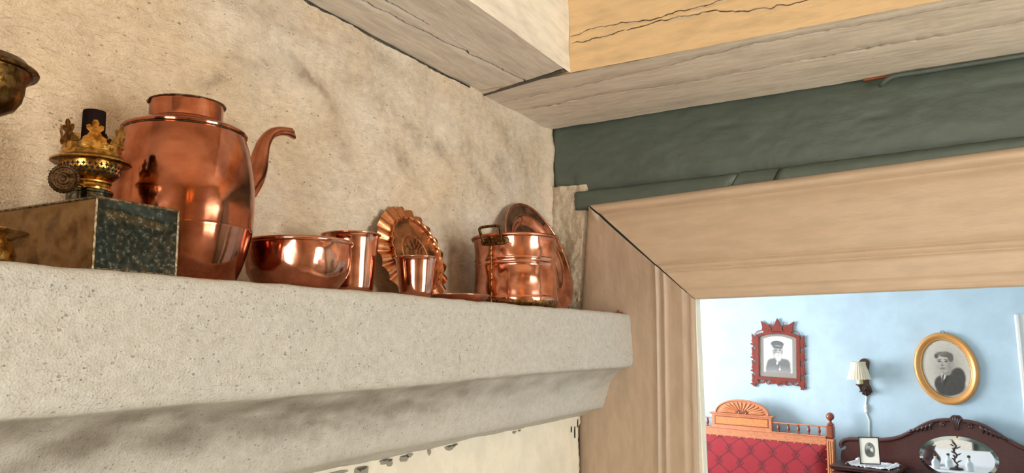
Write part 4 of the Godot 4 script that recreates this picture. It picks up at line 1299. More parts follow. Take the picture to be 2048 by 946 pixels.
func mould() -> void:
	var lean := 0.3027
	var yaw := -0.0251
	var bs := Basis(Vector3.UP, yaw) * Basis(Vector3.RIGHT, -lean)
	var t := thing("fluted_mould", "round fluted copper baking mould with stamped centre, leaning on wall behind the small beaker", "baking mould", Transform3D(bs, Vector3(1.3427, 1.8152, -0.9708)))
	# local z faces the room; turn the lathe's axis onto it
	var xf := Transform3D(Basis(Vector3.RIGHT, Vector3(0, 0, -1), Vector3.UP) if false else Basis(Vector3.RIGHT, PI / 2), Vector3.ZERO)
	var mb := MB.new()
	var nu := 14
	var nv := 264
	var flutes := 22.0
	var P := PackedVector3Array()
	for i in nu:
		var u := float(i) / (nu - 1)
		for j in nv:
			var a := TAU * j / nv
			var ph := fposmod(a * flutes / TAU, 1.0)
			var lobe := absf(sin(ph * PI))              # round flutes with sharp creases between them
			var r := lerpf(0.0800, 0.1125, u)
			var d := lerpf(0.002, -0.0060, u) + (lobe - 0.6) * lerpf(0.005, 0.009, u)
			r += (lobe - 0.6) * lerpf(0.0014, 0.0030, u)
			P.append(Vector3(r * cos(a), r * sin(a), d))
	mb.grid(P, nu, nv, false, true, true)
	obj("fluted_side", mb, M.copper_mould, t)
	mb = MB.new()
	P = PackedVector3Array()
	for i in 6:
		for j in nv:
			var a := TAU * j / nv
			var lobe := absf(sin(fposmod(a * flutes / TAU, 1.0) * PI))
			var r: float = [0.0770, 0.0785, 0.0812, 0.0835, 0.0838, 0.0815][i] + (lobe - 0.6) * 0.0050 * [0.3, 0.5, 0.9, 1.0, 1.0, 0.8][i]
			var z: float = [0.0025, 0.0080, 0.0118, 0.0112, 0.0090, 0.003][i]
			P.append(Vector3(r * cos(a), r * sin(a), z))
	mb.grid(P, 6, nv, false, true, true)
	obj("scalloped_rim", mb, M.copper_mould, t)
	mb = MB.new()
	P = PackedVector3Array()
	var rads := [0.0005, 0.004, 0.008, 0.012, 0.016, 0.020, 0.024, 0.028, 0.032, 0.036, 0.0385, 0.0400, 0.0412, 0.0425, 0.0440, 0.0455, 0.047, 0.050, 0.060, 0.070, 0.075, 0.0775]
	for r: float in rads:
		for j in 132:
			var a := TAU * j / 132.0
			var z := 0.0022
			z += 0.0014 * bump1(r - 0.0425, 0.0016)
			if r < 0.040:                               # a stamped sprig in the middle
				var x := r * cos(a)
				var y := r * sin(a)
				z += 0.0011 * clampf(sin(x * 420.0 + 2.2 * sin(y * 160.0)) * cos(y * 330.0 + sin(x * 210.0)) + 0.35, 0.0, 1.0) * clampf((0.040 - r) / 0.005, 0.0, 1.0)
			if r > 0.072: z += 0.0015 * (r - 0.072) / 0.005
			P.append(Vector3(r * cos(a), r * sin(a), z))
	mb.grid(P, rads.size(), 132, false, true, true)
	obj("stamped_base", mb, M.copper_mould, t)

func saucer() -> void:
	var t := thing("copper_saucer", "flat shallow copper saucer lying between the small beaker and the stock pot", "saucer", at(1.296, SH, -0.842))
	var mb := MB.new()
	mb.lathe(prof([0.0, 0.0, 0.052, 0.0, 0.058, 0.0015, 0.066, 0.0075, 0.0705, 0.0118, 0.0715, 0.0128, 0.0705, 0.0135, 0.064, 0.0095, 0.056, 0.0030, 0.050, 0.0016, 0.0, 0.0016]), 96, Transform3D(), 0.8)
	obj("dish", mb, M.copper_dull, t)
	mb = MB.new()
	mb.lathe(prof([0.0700, 0.0118, 0.0713, 0.0118, 0.0722, 0.0128, 0.0716, 0.0139, 0.0702, 0.0138, 0.0696, 0.0128, 0.0700, 0.0118]), 96, Transform3D(), 1.5)
	obj("rim", mb, M.copper, t)

func stock_pot() -> void:
	var t := thing("copper_stock_pot", "ribbed copper stock pot with bronze loop handles, second from the right on the shelf", "pot", at(1.614, SH + 0.0005, -0.874))
	var mb := MB.new()
	var dent := func(q: Vector3, a: float) -> Vector3:
		var k := 0.0012 * nf.get_noise_3d(q.x * 1100.0, q.y * 1300.0, q.z * 1100.0) * clampf(q.y / 0.02, 0.0, 1.0)
		var r := Vector2(q.x, q.z)
		if r.length() < 0.05: return q
		var s := (r.length() + k) / r.length()
		return Vector3(q.x * s, q.y, q.z * s)
	mb.lathe(prof([0.0, 0.001, 0.088, 0.0, 0.0945, 0.0025, 0.0985, 0.0085, 0.1005, 0.0165, 0.1012, 0.0230, 0.1000, 0.0245, 0.0993, 0.0265, 0.0985, 0.045, 0.0968, 0.075, 0.0960, 0.0950, 0.0962, 0.0985, 0.0976, 0.1005, 0.0976, 0.1025, 0.0962, 0.1045, 0.0962, 0.1095, 0.0976, 0.1115, 0.0976, 0.1140, 0.0962, 0.1160,
		0.0962, 0.130, 0.0972, 0.145, 0.0985, 0.156, 0.1000, 0.1625, 0.0982, 0.1625, 0.0950, 0.15, 0.0945, 0.11, 0.0965, 0.04, 0.09, 0.006, 0.0, 0.004]), 144, Transform3D(), 0.9, dent)
	obj("body", mb, M.copper_hammered, t)
	mb = MB.new()
	mb.lathe(prof([0.0990, 0.1605, 0.1022, 0.1608, 0.1046, 0.1632, 0.1048, 0.1662, 0.1030, 0.1688, 0.1003, 0.1690, 0.0982, 0.1670, 0.0980, 0.1630, 0.0990, 0.1605]), 120, Transform3D(), 1.5)
	obj("rolled_rim", mb, M.copper_dull, t)
	# dovetailed, brazed side seam and a browned base line
	mb = MB.new()
	var P := PackedVector3Array()
	var a0 := PI - 0.06
	for i in 60:
		var y := lerpf(0.012, 0.140, i / 59.0)
		var mid := a0 - 0.035 + 0.006 * sin(y * 380.0 + 3.0 * sin(y * 90.0)) + 0.007 * nf.get_noise_2d(y * 6000.0, 3.0)
		var wd := 0.014 + 0.012 * absf(nf.get_noise_2d(y * 5000.0, 9.0)) + 0.012 * bump1(y - 0.03, 0.02)
		var r := 0.0978 + 0.0022 * clampf((0.04 - y) / 0.03, 0.0, 1.0) + 0.0012
		for k in 5:
			var a := mid + wd * (k - 2) * 0.5
			var rr := r + (0.0 if (k == 0 or k == 4) else 0.0011) - (0.0018 if (k == 0 or k == 4) else 0.0)
			P.append(Vector3(rr * cos(a), y, -rr * sin(a)))
	mb.grid(P, 60, 5, false, false, false)
	var sm := obj("brazed_seam", mb, M.solder, t)
	mb = MB.new()
	P = PackedVector3Array()
	for i in 145:
		var a := TAU * i / 144.0
		var hi := 0.0150 + 0.004 * nf.get_noise_2d(cos(a) * 1500.0, sin(a) * 1500.0) + 0.002 * nf.get_noise_2d(cos(a) * 5000.0, sin(a) * 5000.0)
		for k in 6:
			var y := lerpf(0.0005, hi, k / 5.0)
			var r := (0.0890 + 0.0115 * sqrt(clampf(y / 0.016, 0.0, 1.0))) + (0.0014 if (k > 0 and k < 5) else 0.0002)
			P.append(Vector3(r * cos(a), y, r * sin(a)))
	mb.grid(P, 145, 6, false, false, true)
	obj("browned_base", mb, M.solder, t)
	for s: float in [1.0, -1.0]:
		var bs := Basis(Vector3.UP, PI - 0.02 if s > 0 else 0.0)
		# local x outwards, z along the rim
		mb = MB.new()
		var plate := PackedVector2Array()
		for k in 28:
			var a := TAU * k / 28.0
			var e := 2.0 / 3.6
			plate.append(Vector2(0.0385 * signf(cos(a)) * pow(absf(cos(a)), e), 0.1500 + 0.0088 * signf(sin(a)) * pow(absf(sin(a)), e)))
		mb.prism(plate, 0.0, 0.0048, 0.0012)
		for k in mb.V.size():
			var q := mb.V[k]
			var ang := -q.x / 0.101
			var rr := 0.0975 + q.z
			mb.V[k] = bs * Vector3(rr * cos(ang), q.y, rr * sin(ang))
			var n := mb.N[k]
			mb.N[k] = bs * Vector3(n.z * cos(ang) + n.x * sin(ang), n.y, n.z * sin(ang) - n.x * cos(ang))
		var pl := obj("handle_plate", mb, M.bronze, t)
		for z: float in [-0.027, 0.0, 0.027]:
			mb = MB.new()
			mb.ball(bs * Vector3(0.1030 - absf(z) * 0.13, 0.150, z), Vector3(0.0032, 0.0032, 0.0032), 8, 12)
			obj("rivet", mb, M.bronze, pl)
		mb = MB.new()
		var path := []
		for q: Array in [[0.1035, 0.1490, -0.0235], [0.1080, 0.1560, -0.0245], [0.1130, 0.1680, -0.0262], [0.1165, 0.1765, -0.0270], [0.1175, 0.1800, -0.0245], [0.1180, 0.1815, -0.0190], [0.1182, 0.1822, 0.0], [0.1180, 0.1815, 0.0190], [0.1175, 0.1800, 0.0245], [0.1165, 0.1765, 0.0270], [0.1130, 0.1680, 0.0262], [0.1080, 0.1560, 0.0245], [0.1035, 0.1490, 0.0235]]:
			path.append(bs * Vector3(q[0], q[1], q[2]))
		mb.tube(smooth_path(path, 5), 0.0033, 12)
		obj("loop_handle", mb, M.bronze, t)

func platter() -> void:
	var bs := Basis(Vector3.UP, -0.0482) * Basis(Vector3.RIGHT, -0.3205)
	var t := thing("copper_platter", "large round copper platter with wide rim, leaning on the wall behind the stock pot", "platter", Transform3D(bs, Vector3(1.8952, 1.8588, -0.9542)))
	var xf := Transform3D(Basis(Vector3.RIGHT, PI / 2), Vector3.ZERO)
	var mb := MB.new()
	mb.lathe(prof([0.0, -0.012, 0.098, -0.012, 0.108, -0.010, 0.116, -0.004, 0.122, 0.0015, 0.128, 0.003, 0.150, 0.0040, 0.156, 0.0050, 0.1570, 0.0062, 0.1560, 0.0072, 0.150, 0.0060, 0.128, 0.0052, 0.1215, 0.0042, 0.1150, -0.001, 0.1065, -0.0072, 0.0985, -0.0090, 0.0, -0.0094]), 120, xf, 0.9)
	obj("dish", mb, M.copper, t)
	mb = MB.new()
	mb.lathe(prof([0.1550, 0.0040, 0.1590, 0.0042, 0.1615, 0.0060, 0.1612, 0.0086, 0.1590, 0.0098, 0.1562, 0.0090, 0.1548, 0.0068, 0.1550, 0.0040]), 120, xf, 1.5)
	obj("rolled_rim", mb, M.copper, t)
	mb = MB.new()
	mb.lathe(prof([0.1080, -0.0072, 0.1092, -0.0052, 0.1105, -0.0038, 0.1100, -0.0070, 0.108, -0.0072]), 120, xf, 1.5)
	mb.lathe(prof([0.1270, 0.0046, 0.1282, 0.0062, 0.1296, 0.0048, 0.127, 0.0046]), 120, xf, 1.5)
	obj("raised_ring", mb, M.copper, t)

# ---------------------------------------------------------------- the blue parlour
const ROLL := -0.0262    # the old floor sags a little, and the heavy furniture with it

func build_parlour_shell() -> void:
	var mb := MB.new()
	mb.box(Vector3(0.2, 1.25, -0.06), Vector3(5.0, 2.5, 0.12), 0.0, R2)
	struct("wall_far", mb, M.blue)
	mb = MB.new()
	mb.box(Vector3(2.66, 1.25, 1.7), Vector3(0.12, 2.5, 3.5), 0.0, R2)
	struct("wall_parlour", mb, M.blue)
	wall_with_window("wall_side", "window_3", R2 * Transform3D(Basis(Vector3.UP, PI / 2), Vector3(-2.2, 0, 2.15)), 4.3, WIN_P, M.blue, 2.5)
	mb = MB.new()
	mb.box(Vector3(0.2, 2.55, 2.0), Vector3(5.1, 0.1, 5.2), 0.0, R2)
	struct("ceiling_parlour", mb, M.white)
	mb = MB.new()
	mb.box(Vector3(0.2, -0.05, 2.0), Vector3(5.1, 0.1, 4.6), 0.0, R2)
	struct("floor_parlour", mb, M.floor)
	# white casing of another door at the right
	mb = MB.new()
	mb.box(Vector3(1.565, 0.885, 0.012), Vector3(0.105, 1.77, 0.024), 0.004)
	mb.box(Vector3(1.528, 0.885, 0.018), Vector3(0.022, 1.77, 0.036), 0.005)
	var tr := obj("trim_1", mb, M.white)
	tr.transform = R2
	tag(tr, "", "", "", "structure")
	mb = MB.new()
	mb.box(Vector3(2.0, 0.885, 0.006), Vector3(0.76, 1.77, 0.012), 0.002)
	var dp := obj("door_2", mb, M.jamb)
	dp.transform = R2
	tag(dp, "", "", "", "structure")

const WIN_P := [0.45, 0.75, 1.7, 1.3]

func leaf(mb: MB, x: float, y: float, ang: float, len: float, wide: float, z0: float, z1: float) -> void:
	var half := [0.0, 0.0, 0.10, 0.06, 0.34, -0.02, 0.50, 0.10, 0.38, 0.26, 0.44, 0.42, 0.30, 0.50, 0.20, 0.62, 0.10, 0.84, 0.0, 1.0]
	var p := PackedVector2Array()
	for k in range(0, half.size(), 2): p.append(Vector2(half[k] * wide, half[k + 1] * len))
	for k in range(half.size() - 4, 0, -2): p.append(Vector2(-half[k] * wide, half[k + 1] * len))
	for k in p.size(): p[k] = p[k].rotated(ang) + Vector2(x, y)
	mb.prism(p, z0, z1, 0.0016)

func build_parlour_things() -> void:
	carved_frame(); wall_lamp(); oval_frame(); sofa(); sideboard(); small_frame(); reflected_table()

func carved_frame() -> void:
	var t := thing("carved_picture_frame", "red-brown ivy-leaf fretwork frame around a photograph of a bearded man in a cap", "picture", in_parlour(0.027, 1.62, 0.004, -0.050))
	var mb := MB.new()
	mb.sheet(Vector3(-0.132, 0.055, 0.003), Vector3(0.132, 0.055, 0.003), Vector3(0.132, -0.255, 0.003), Vector3(-0.132, -0.255, 0.003), Vector3.BACK)
	obj("mount", mb, M.mount, t).set_meta("label", "grey-brown card mount")
	# photograph with an arched top
	mb = MB.new()
	var top := []
	var n := 16
	for k in n:
		var x0 := lerpf(-0.105, 0.107, float(k) / n)
		var x1 := lerpf(-0.105, 0.107, (k + 1.0) / n)
		var y0 := 0.020 + 0.022 * (1.0 - pow(x0 / 0.107, 2.0))
		var y1 := 0.020 + 0.022 * (1.0 - pow(x1 / 0.107, 2.0))
		var s := mb.V.size()
		for q: Vector2 in [Vector2(x0, y0), Vector2(x1, y1), Vector2(x1, -0.222), Vector2(x0, -0.222)]:
			mb.V.append(Vector3(q.x, q.y, 0.0045)); mb.N.append(Vector3.BACK); mb.C.append(Color.WHITE)
			mb.U.append(Vector2((q.x + 0.105) / 0.212, (0.042 - q.y) / 0.264))
		mb.I.append_array([s, s + 1, s + 2, s, s + 2, s + 3])
	obj("photograph", mb, M.photo_cap, t).set_meta("label", "grey photograph of a bearded man in a cap")
	# inner frame: three bars and an arched head
	for b: Array in [[-0.1515, -0.110, 0.027, 0.310], [0.1515, -0.110, 0.027, 0.310], [0.0, -0.2705, 0.330, 0.026]]:
		mb = MB.new()
		mb.box(Vector3(b[0], b[1], 0.009), Vector3(b[2], b[3], 0.012), 0.002)
		obj("frame_bar", mb, M.fretwork, t)
	mb = MB.new()
	var arch := PackedVector2Array()
	for k in 17:
		var x := lerpf(-0.139, 0.139, k / 16.0)
		arch.append(Vector2(x, 0.032 + 0.028 * (1.0 - pow(x / 0.139, 2.0))))
	for k in 17:
		var x := lerpf(0.165, -0.165, k / 16.0)
		arch.append(Vector2(x, 0.046 + 0.036 * (1.0 - pow(x / 0.165, 2.0))))
	mb.prism(arch, 0.003, 0.015, 0.0015)
	obj("frame_bar", mb, M.fretwork, t)
	# leaves: four up each side, three on top, two at the foot
	for s: float in [-1.0, 1.0]:
		for k in 4:
			mb = MB.new()
			var y := 0.030 - 0.098 * k
			leaf(mb, s * 0.160, y - 0.052, -s * 0.42, 0.086, 0.056, 0.004, 0.013)
			leaf(mb, s * 0.163, y - 0.052, -s * 1.55, 0.046, 0.042, 0.003, 0.012)
			obj("leaf", mb, M.fretwork, t)
		mb = MB.new()
		leaf(mb, s * 0.066, 0.072, -s * 0.62, 0.100, 0.074, 0.004, 0.014)
		leaf(mb, s * 0.075, 0.072, s * 0.35, 0.06, 0.06, 0.004, 0.012)
		obj("leaf", mb, M.fretwork, t)
		mb = MB.new()
		leaf(mb, s * 0.022, -0.276, s * (PI - 1.0) * -1.0, 0.055, 0.055, 0.004, 0.012)
		obj("leaf", mb, M.fretwork, t)
	mb = MB.new()
	leaf(mb, 0.0, 0.068, 0.0, 0.106, 0.092, 0.004, 0.015)
	obj("leaf", mb, M.fretwork, t)
	mb = MB.new()
	leaf(mb, 0.005, -0.272, PI, 0.050, 0.06, 0.004, 0.014)
	obj("leaf", mb, M.fretwork, t)
	# tendrils that tie the leaves together
	for s: float in [-1.0, 1.0]:
		var runs := [[0.0030, Vector3(s * 0.165, 0.005, 0.007), Vector3(s * 0.162, 0.060, 0.007), Vector3(s * 0.140, 0.078, 0.007), Vector3(s * 0.108, 0.082, 0.007)],
			[0.0034, Vector3(s * 0.165, -0.270, 0.007), Vector3(s * 0.150, -0.305, 0.007), Vector3(s * 0.115, -0.302, 0.007), Vector3(s * 0.095, -0.285, 0.007), Vector3(s * 0.075, -0.310, 0.007), Vector3(s * 0.045, -0.298, 0.007), Vector3(s * 0.02, -0.285, 0.007)],
			[0.0028, Vector3(s * 0.03, 0.095, 0.007), Vector3(s * 0.045, 0.125, 0.007), Vector3(s * 0.048, 0.15, 0.007)],
			[0.0028, Vector3(s * 0.120, -0.275, 0.007), Vector3(s * 0.105, -0.30, 0.007), Vector3(s * 0.088, -0.276, 0.007)]]
		for k in 3:
			var y := -0.02 - 0.098 * k
			runs.append([0.0032, Vector3(s * 0.163, y, 0.007), Vector3(s * 0.185, y - 0.025, 0.007), Vector3(s * 0.186, y - 0.055, 0.007), Vector3(s * 0.170, y - 0.085, 0.007)])
		for r: Array in runs:
			mb = MB.new()
			mb.tube(smooth_path(r.slice(1), 6), r[0], 8)
			obj("tendril", mb, M.fretwork, t)
	mb = MB.new()
	mb.box(Vector3(0, -0.1, 0.0065), Vector3(0.27, 0.31, 0.0012), 0.0)
	obj("glass", mb, M.glass, t)

func wall_lamp() -> void:
	var t := thing("wall_lamp", "small wall lamp with a pleated cream shade and carved brown bracket between the two portraits", "wall lamp", in_parlour(0.604, 1.36, 0.0))
	var mb := MB.new()
	var plate := v2([0.0, -0.115, 0.026, -0.10, 0.036, -0.075, 0.030, -0.05, 0.018, -0.03, 0.022, 0.0, 0.03, 0.03, 0.024, 0.06, 0.03, 0.09, 0.034, 0.118, 0.02, 0.135, 0.0, 0.142, -0.02, 0.135, -0.034, 0.118, -0.03, 0.09, -0.024, 0.06, -0.03, 0.03, -0.022, 0.0, -0.018, -0.03, -0.030, -0.05, -0.036, -0.075, -0.026, -0.10])
	for k in plate.size(): plate[k] = plate[k] + Vector2(0.012, 0)
	mb.prism(plate, 0.0, 0.016, 0.004)
	var bp := obj("backplate", mb, M.carved, t)
	mb = MB.new()
	for k in 5:
		var a := -0.9 + 0.45 * k
		mb.ball(Vector3(0, -0.025, 0), Vector3(0.0065, 0.032, 0.010), 8, 10, Transform3D(Basis(Vector3.BACK, a), Vector3(0.012, -0.052, 0.018)))
	obj("carving", mb, M.carved, bp)
	mb = MB.new()
	mb.tube(smooth_path([Vector3(0.012, -0.06, 0.016), Vector3(0.010, -0.078, 0.045), Vector3(0.004, -0.076, 0.078), Vector3(0.0, -0.056, 0.098), Vector3(0.0, -0.036, 0.10)], 6), 0.0075, 10)
	obj("arm", mb, M.carved, t)
	mb = MB.new()
	mb.lathe(prof([0.0, -0.050, 0.010, -0.050, 0.014, -0.043, 0.027, -0.034, 0.029, -0.029, 0.024, -0.028, 0.0, -0.030]), 24, Transform3D(Basis(), Vector3(0, 0, 0.10)))
	obj("drip_cup", mb, M.carved, t)
	mb = MB.new()
	mb.lathe(prof([0.0195, -0.032, 0.0195, 0.03, 0.018, 0.032, 0.0, 0.032]), 24, Transform3D(Basis(), Vector3(0, 0, 0.10)))
	obj("candle_sleeve", mb, M.cream, t)
	mb = MB.new()
	var pleat := func(q: Vector3, a: float) -> Vector3:
		var s := 1.0 + 0.022 * sin(a * 26.0) + 0.012 * sin(a * 7.0 + q.y * 40.0)
		return Vector3(q.x * s, q.y + 0.0018 * sin(a * 13.0) * (1.0 if q.y < 0.02 else 0.0), q.z * s)
	mb.lathe(prof([0.0745, 0.004, 0.0735, 0.012, 0.066, 0.036, 0.057, 0.066, 0.0485, 0.092, 0.0455, 0.102, 0.0455, 0.108, 0.0480, 0.119, 0.0465, 0.119, 0.0440, 0.104, 0.0555, 0.066, 0.072, 0.010, 0.0730, 0.004, 0.0745, 0.004]), 208, Transform3D(Basis(), Vector3(-0.004, 0.0, 0.10)), 1.0, pleat)
	obj("shade", mb, M.shade, t)
	mb = MB.new()
	mb.tube(smooth_path([Vector3(0.010, -0.108, 0.010), Vector3(0.008, -0.135, 0.006), Vector3(0.002, -0.165, 0.0055), Vector3(0.001, -0.20, 0.006), Vector3(0.0035, -0.235, 0.0055), Vector3(0.016, -0.275, 0.0055), Vector3(0.014, -0.32, 0.0055), Vector3(0.010, -0.38, 0.0055), Vector3(0.010, -0.50, 0.0055), Vector3(0.01, -0.9, 0.0055)], 6), 0.0052, 8)
	var cd := obj("cord", mb, M.cord, t)
	mb = MB.new()
	mb.box(Vector3(0.001, -0.197, 0.010), Vector3(0.022, 0.054, 0.018), 0.005)
	mb.box(Vector3(0.002, -0.192, 0.0195), Vector3(0.009, 0.016, 0.004), 0.0012)
	obj("cord_switch", mb, M.cord, cd)

func oval_frame() -> void:
	var t := thing("oval_picture_frame", "gilt oval frame hung askew with a sepia portrait of a suited young man", "picture", in_parlour(1.1115, 1.437, 0.004))
	var tilt := Transform3D(Basis(Vector3.BACK, 0.15), Vector3.ZERO)
	var a := 0.137
	var b := 0.184
	var mb := MB.new()
	var P := PackedVector3Array()
	var sec := [[-0.001, 0.006], [0.001, 0.0125], [0.006, 0.0145], [0.009, 0.0135], [0.0115, 0.016], [0.020, 0.0225], [0.029, 0.0265], [0.0335, 0.0270], [0.036, 0.0245], [0.040, 0.0245], [0.0435, 0.0215], [0.0470, 0.014], [0.0475, 0.0]]
	for q: Array in sec:
		for j in 96:
			var th := TAU * j / 96.0
			P.append(tilt * Vector3((a + q[0]) * cos(th), (b + q[0]) * sin(th), q[1]))
	mb.grid(P, sec.size(), 96, false, true, true)
	obj("gilt_moulding", mb, M.gilt, t)
	mb = MB.new()
	for j in 96:
		var th := TAU * j / 96.0
		mb.ball(tilt * Vector3((a - 0.0005) * cos(th), (b - 0.0005) * sin(th), 0.0105), Vector3(0.0026, 0.0026, 0.0026), 4, 6)
	obj("beading", mb, M.gilt_bead, t)
	mb = MB.new()
	for j in 72:
		var q0 := tilt * Vector3(a * cos(TAU * j / 72.0), b * sin(TAU * j / 72.0), 0)
		var q1 := tilt * Vector3(a * cos(TAU * (j + 1) / 72.0), b * sin(TAU * (j + 1) / 72.0), 0)
		var s := mb.V.size()
		for q: Vector3 in [Vector3.ZERO, q0, q1]:
			mb.V.append(q + Vector3(0, 0, 0.006)); mb.N.append(Vector3.BACK); mb.C.append(Color.WHITE)
			mb.U.append(Vector2((q.x + 0.145) / 0.29, (0.187 - q.y) / 0.374))
		mb.I.append_array([s, s + 2, s + 1])
	obj("photograph", mb, M.photo_suit, t).set_meta("label", "sepia photograph of a young man in a suit")
	mb = MB.new()
	mb.tube(smooth_path([Vector3(-0.012, 0.226, 0.01), Vector3(-0.009, 0.237, 0.012), Vector3(0.0, 0.241, 0.012), Vector3(0.009, 0.237, 0.012), Vector3(0.012, 0.226, 0.01)], 5), 0.0018, 6)
	obj("hanging_ring", mb, M.bronze, t)

func sofa() -> void:
	# local: y = 0 at 0.75 m over the floor, z = 0 at the front of the back rest's frame
	var t := thing("sofa", "old birch sofa with carved fan crest, ball-topped posts and crimson damask back", "sofa", in_parlour(0.0, 0.75, 0.14, ROLL))
	var cx := -0.238
	var hw := 0.6255
	# posts
	for s: float in [1.0, -1.0]:
		var px := cx + s * hw
		var mb := MB.new()
		mb.box(Vector3(px, -0.265, -0.025), Vector3(0.0485, 0.97, 0.05), 0.002)
		var post := obj("post", mb, M.birch, t)
		mb = MB.new()
		for k in 3: mb.tube([Vector3(px - 0.0145 + 0.0145 * k, -0.70, 0.0005), Vector3(px - 0.0145 + 0.0145 * k, 0.205, 0.0005)], 0.0052, 8)
		obj("reeding", mb, M.birch_light, post)
		mb = MB.new()
		mb.box(Vector3(px, 0.269, -0.025), Vector3(0.0485, 0.0935, 0.052), 0.011)
		mb.lathe(prof([0.026, 0.0, 0.024, 0.004, 0.015, 0.010, 0.0095, 0.017, 0.009, 0.023, 0.012, 0.026, 0.0, 0.028]), 24, Transform3D(Basis(), Vector3(px, 0.316, -0.025)))
		obj("post_block", mb, M.birch_dark, post)
		mb = MB.new()
		mb.ball(Vector3(px, 0.3695, -0.025), Vector3(0.0275, 0.0275, 0.0275), 20, 28)
		obj("ball_finial", mb, M.birch_dark, post)
	# back rail with its ledge
	var mb := MB.new()
	mb.box(Vector3(cx, 0.204, -0.018), Vector3(hw * 2 - 0.05, 0.056, 0.034), 0.002)
	mb.box(Vector3(cx, 0.233, -0.016), Vector3(hw * 2 - 0.05, 0.010, 0.042), 0.003)
	mb.box(Vector3(cx, 0.1835, -0.001), Vector3(hw * 2 - 0.05, 0.012, 0.010), 0.003)
	obj("back_rail", mb, M.birch, t)
	# upholstered back, softly crowned
	mb = MB.new()
	var P := PackedVector3Array()
	var W := PackedVector2Array()
	for i in 61:
		for j in 41:
			var u := i / 60.0
			var v := j / 40.0
			var x := lerpf(cx - hw + 0.025, cx + hw - 0.025, u)
			var y := lerpf(-0.40, 0.181, v)
			var e := minf(minf(u, 1 - u) * 1.20, (1.0 - v) * 0.58)
			var z := -0.010 + 0.040 * (1.0 - exp(-e / 0.030)) + 0.002 * nf.get_noise_2d(x * 600.0, y * 600.0)
			P.append(Vector3(x, y, z)); W.append(Vector2(x, -y))
	mb.grid(P, 61, 41, false, false, true, W)
	obj("velvet_back", mb, M.velvet, t).set_meta("label", "crimson damask velvet back")
	for k in 22:
		mb = MB.new()
		mb.ball(Vector3(cx - hw + 0.037 + 0.0571 * k, 0.1745, -0.002), Vector3(0.0042, 0.0042, 0.003), 6, 8)
		obj("upholstery_nail", mb, M.nail, t)
	for s: float in [1.0, -1.0]:
		for k in 8:
			mb = MB.new()
			mb.ball(Vector3(cx + s * (hw - 0.030), 0.150 - 0.066 * k, -0.002), Vector3(0.0042, 0.0042, 0.003), 6, 8)
			obj("upholstery_nail", mb, M.nail, t)
	# little balustrade either side of the crest
	for s: float in [1.0, -1.0]:
		mb = MB.new()
		mb.box(Vector3(cx + s * 0.410, 0.3005, -0.016), Vector3(0.384, 0.0085, 0.020), 0.002)
		obj("gallery_rail", mb, M.birch, t)
		for k in 5:
			mb = MB.new()
			mb.lathe(prof([0.0095, 0.0, 0.0105, 0.003, 0.0055, 0.006, 0.0045, 0.010, 0.0080, 0.017, 0.0108, 0.026, 0.0112, 0.034, 0.0080, 0.044, 0.0048, 0.050, 0.0065, 0.0535, 0.0092, 0.057, 0.0095, 0.0600]), 20, Transform3D(Basis(), Vector3(cx + s * (0.2686 + 0.0706 * k), 0.2375, -0.016)))
			obj("spindle", mb, M.birch_dark, t)
	# crest: panelled box and carved fan
	mb = MB.new()
	mb.box(Vector3(cx, 0.2865, -0.018), Vector3(0.453, 0.102, 0.040), 0.002)
	var bx := obj("crest_box", mb, M.birch, t)
	mb = MB.new()
	mb.box(Vector3(cx, 0.3405, -0.014), Vector3(0.484, 0.0065, 0.058), 0.002)
	mb.box(Vector3(cx, 0.3345, -0.016), Vector3(0.468, 0.008, 0.050), 0.002)
	obj("cornice", mb, M.birch, bx)
	mb = MB.new()
	mb.prism(v2([cx - 0.205, 0.258, cx + 0.205, 0.258, cx + 0.205, 0.322, cx - 0.205, 0.322]), 0.0, 0.0032, 0.001, Transform3D(), v2([cx - 0.198, 0.264, cx + 0.198, 0.264, cx + 0.198, 0.316, cx - 0.198, 0.316]))
	obj("panel_bead", mb, M.birch_dark, bx)
	mb = MB.new()
	mb.box(Vector3(cx, 0.290, 0.001), Vector3(0.394, 0.050, 0.0035), 0.001)
	obj("inlay_panel", mb, M.birch_light, bx)
	mb = MB.new()
	var outer := PackedVector2Array()
	for k in 33:
		var a := PI * k / 32.0
		outer.append(Vector2(cx + 0.206 * cos(a), 0.344 + 0.101 * sin(a)))
	mb.prism(outer, -0.034, -0.012, 0.0)
	var fan := obj("fan_crest", mb, M.birch, t)
	mb = MB.new()
	var arc := []
	for k in 33:
		var a := PI * k / 32.0
		arc.append(Vector3(cx + 0.200 * cos(a), 0.346 + 0.0955 * sin(a), -0.012))
	mb.tube(arc, 0.0075, 10)
	obj("fan_rim", mb, M.birch, fan)
	for k in 15:
		var a := PI * (k + 0.5) / 15.0
		mb = MB.new()
		var c := Vector3(cx, 0.346, -0.012)
		var pts := []
		var rad := []
		for m in 9:
			var f := m / 8.0
			var rr := lerpf(0.20, 0.86, f)
			pts.append(c + Vector3(0.200 * rr * cos(a), 0.0955 * rr * sin(a), 0.002 * sin(PI * f)))
			rad.append(lerpf(0.0028, 0.0098, f) * (0.62 + 0.38 * absf(cos(a))) * (0.55 if m == 8 else 1.0))
		mb.tube(pts, rad, 10)
		obj("fan_petal", mb, M.birch_light if k % 2 else M.birch, fan)
	for s: float in [1.0, -1.0]:
		mb = MB.new()
		mb.lathe(prof([0.0, 0.011, 0.0065, 0.0105, 0.0065, 0.0085, 0.010, 0.0085, 0.0135, 0.010, 0.0145, 0.006, 0.0145, 0.0, 0.0, 0.0]), 24, Transform3D(Basis(Vector3.RIGHT, PI / 2), Vector3(cx + s * 0.0275, 0.3565, -0.008)))
		obj("scroll", mb, M.birch_dark, fan)
	mb = MB.new()
	mb.box(Vector3(cx, 0.352, -0.005), Vector3(0.04, 0.009, 0.010), 0.002)
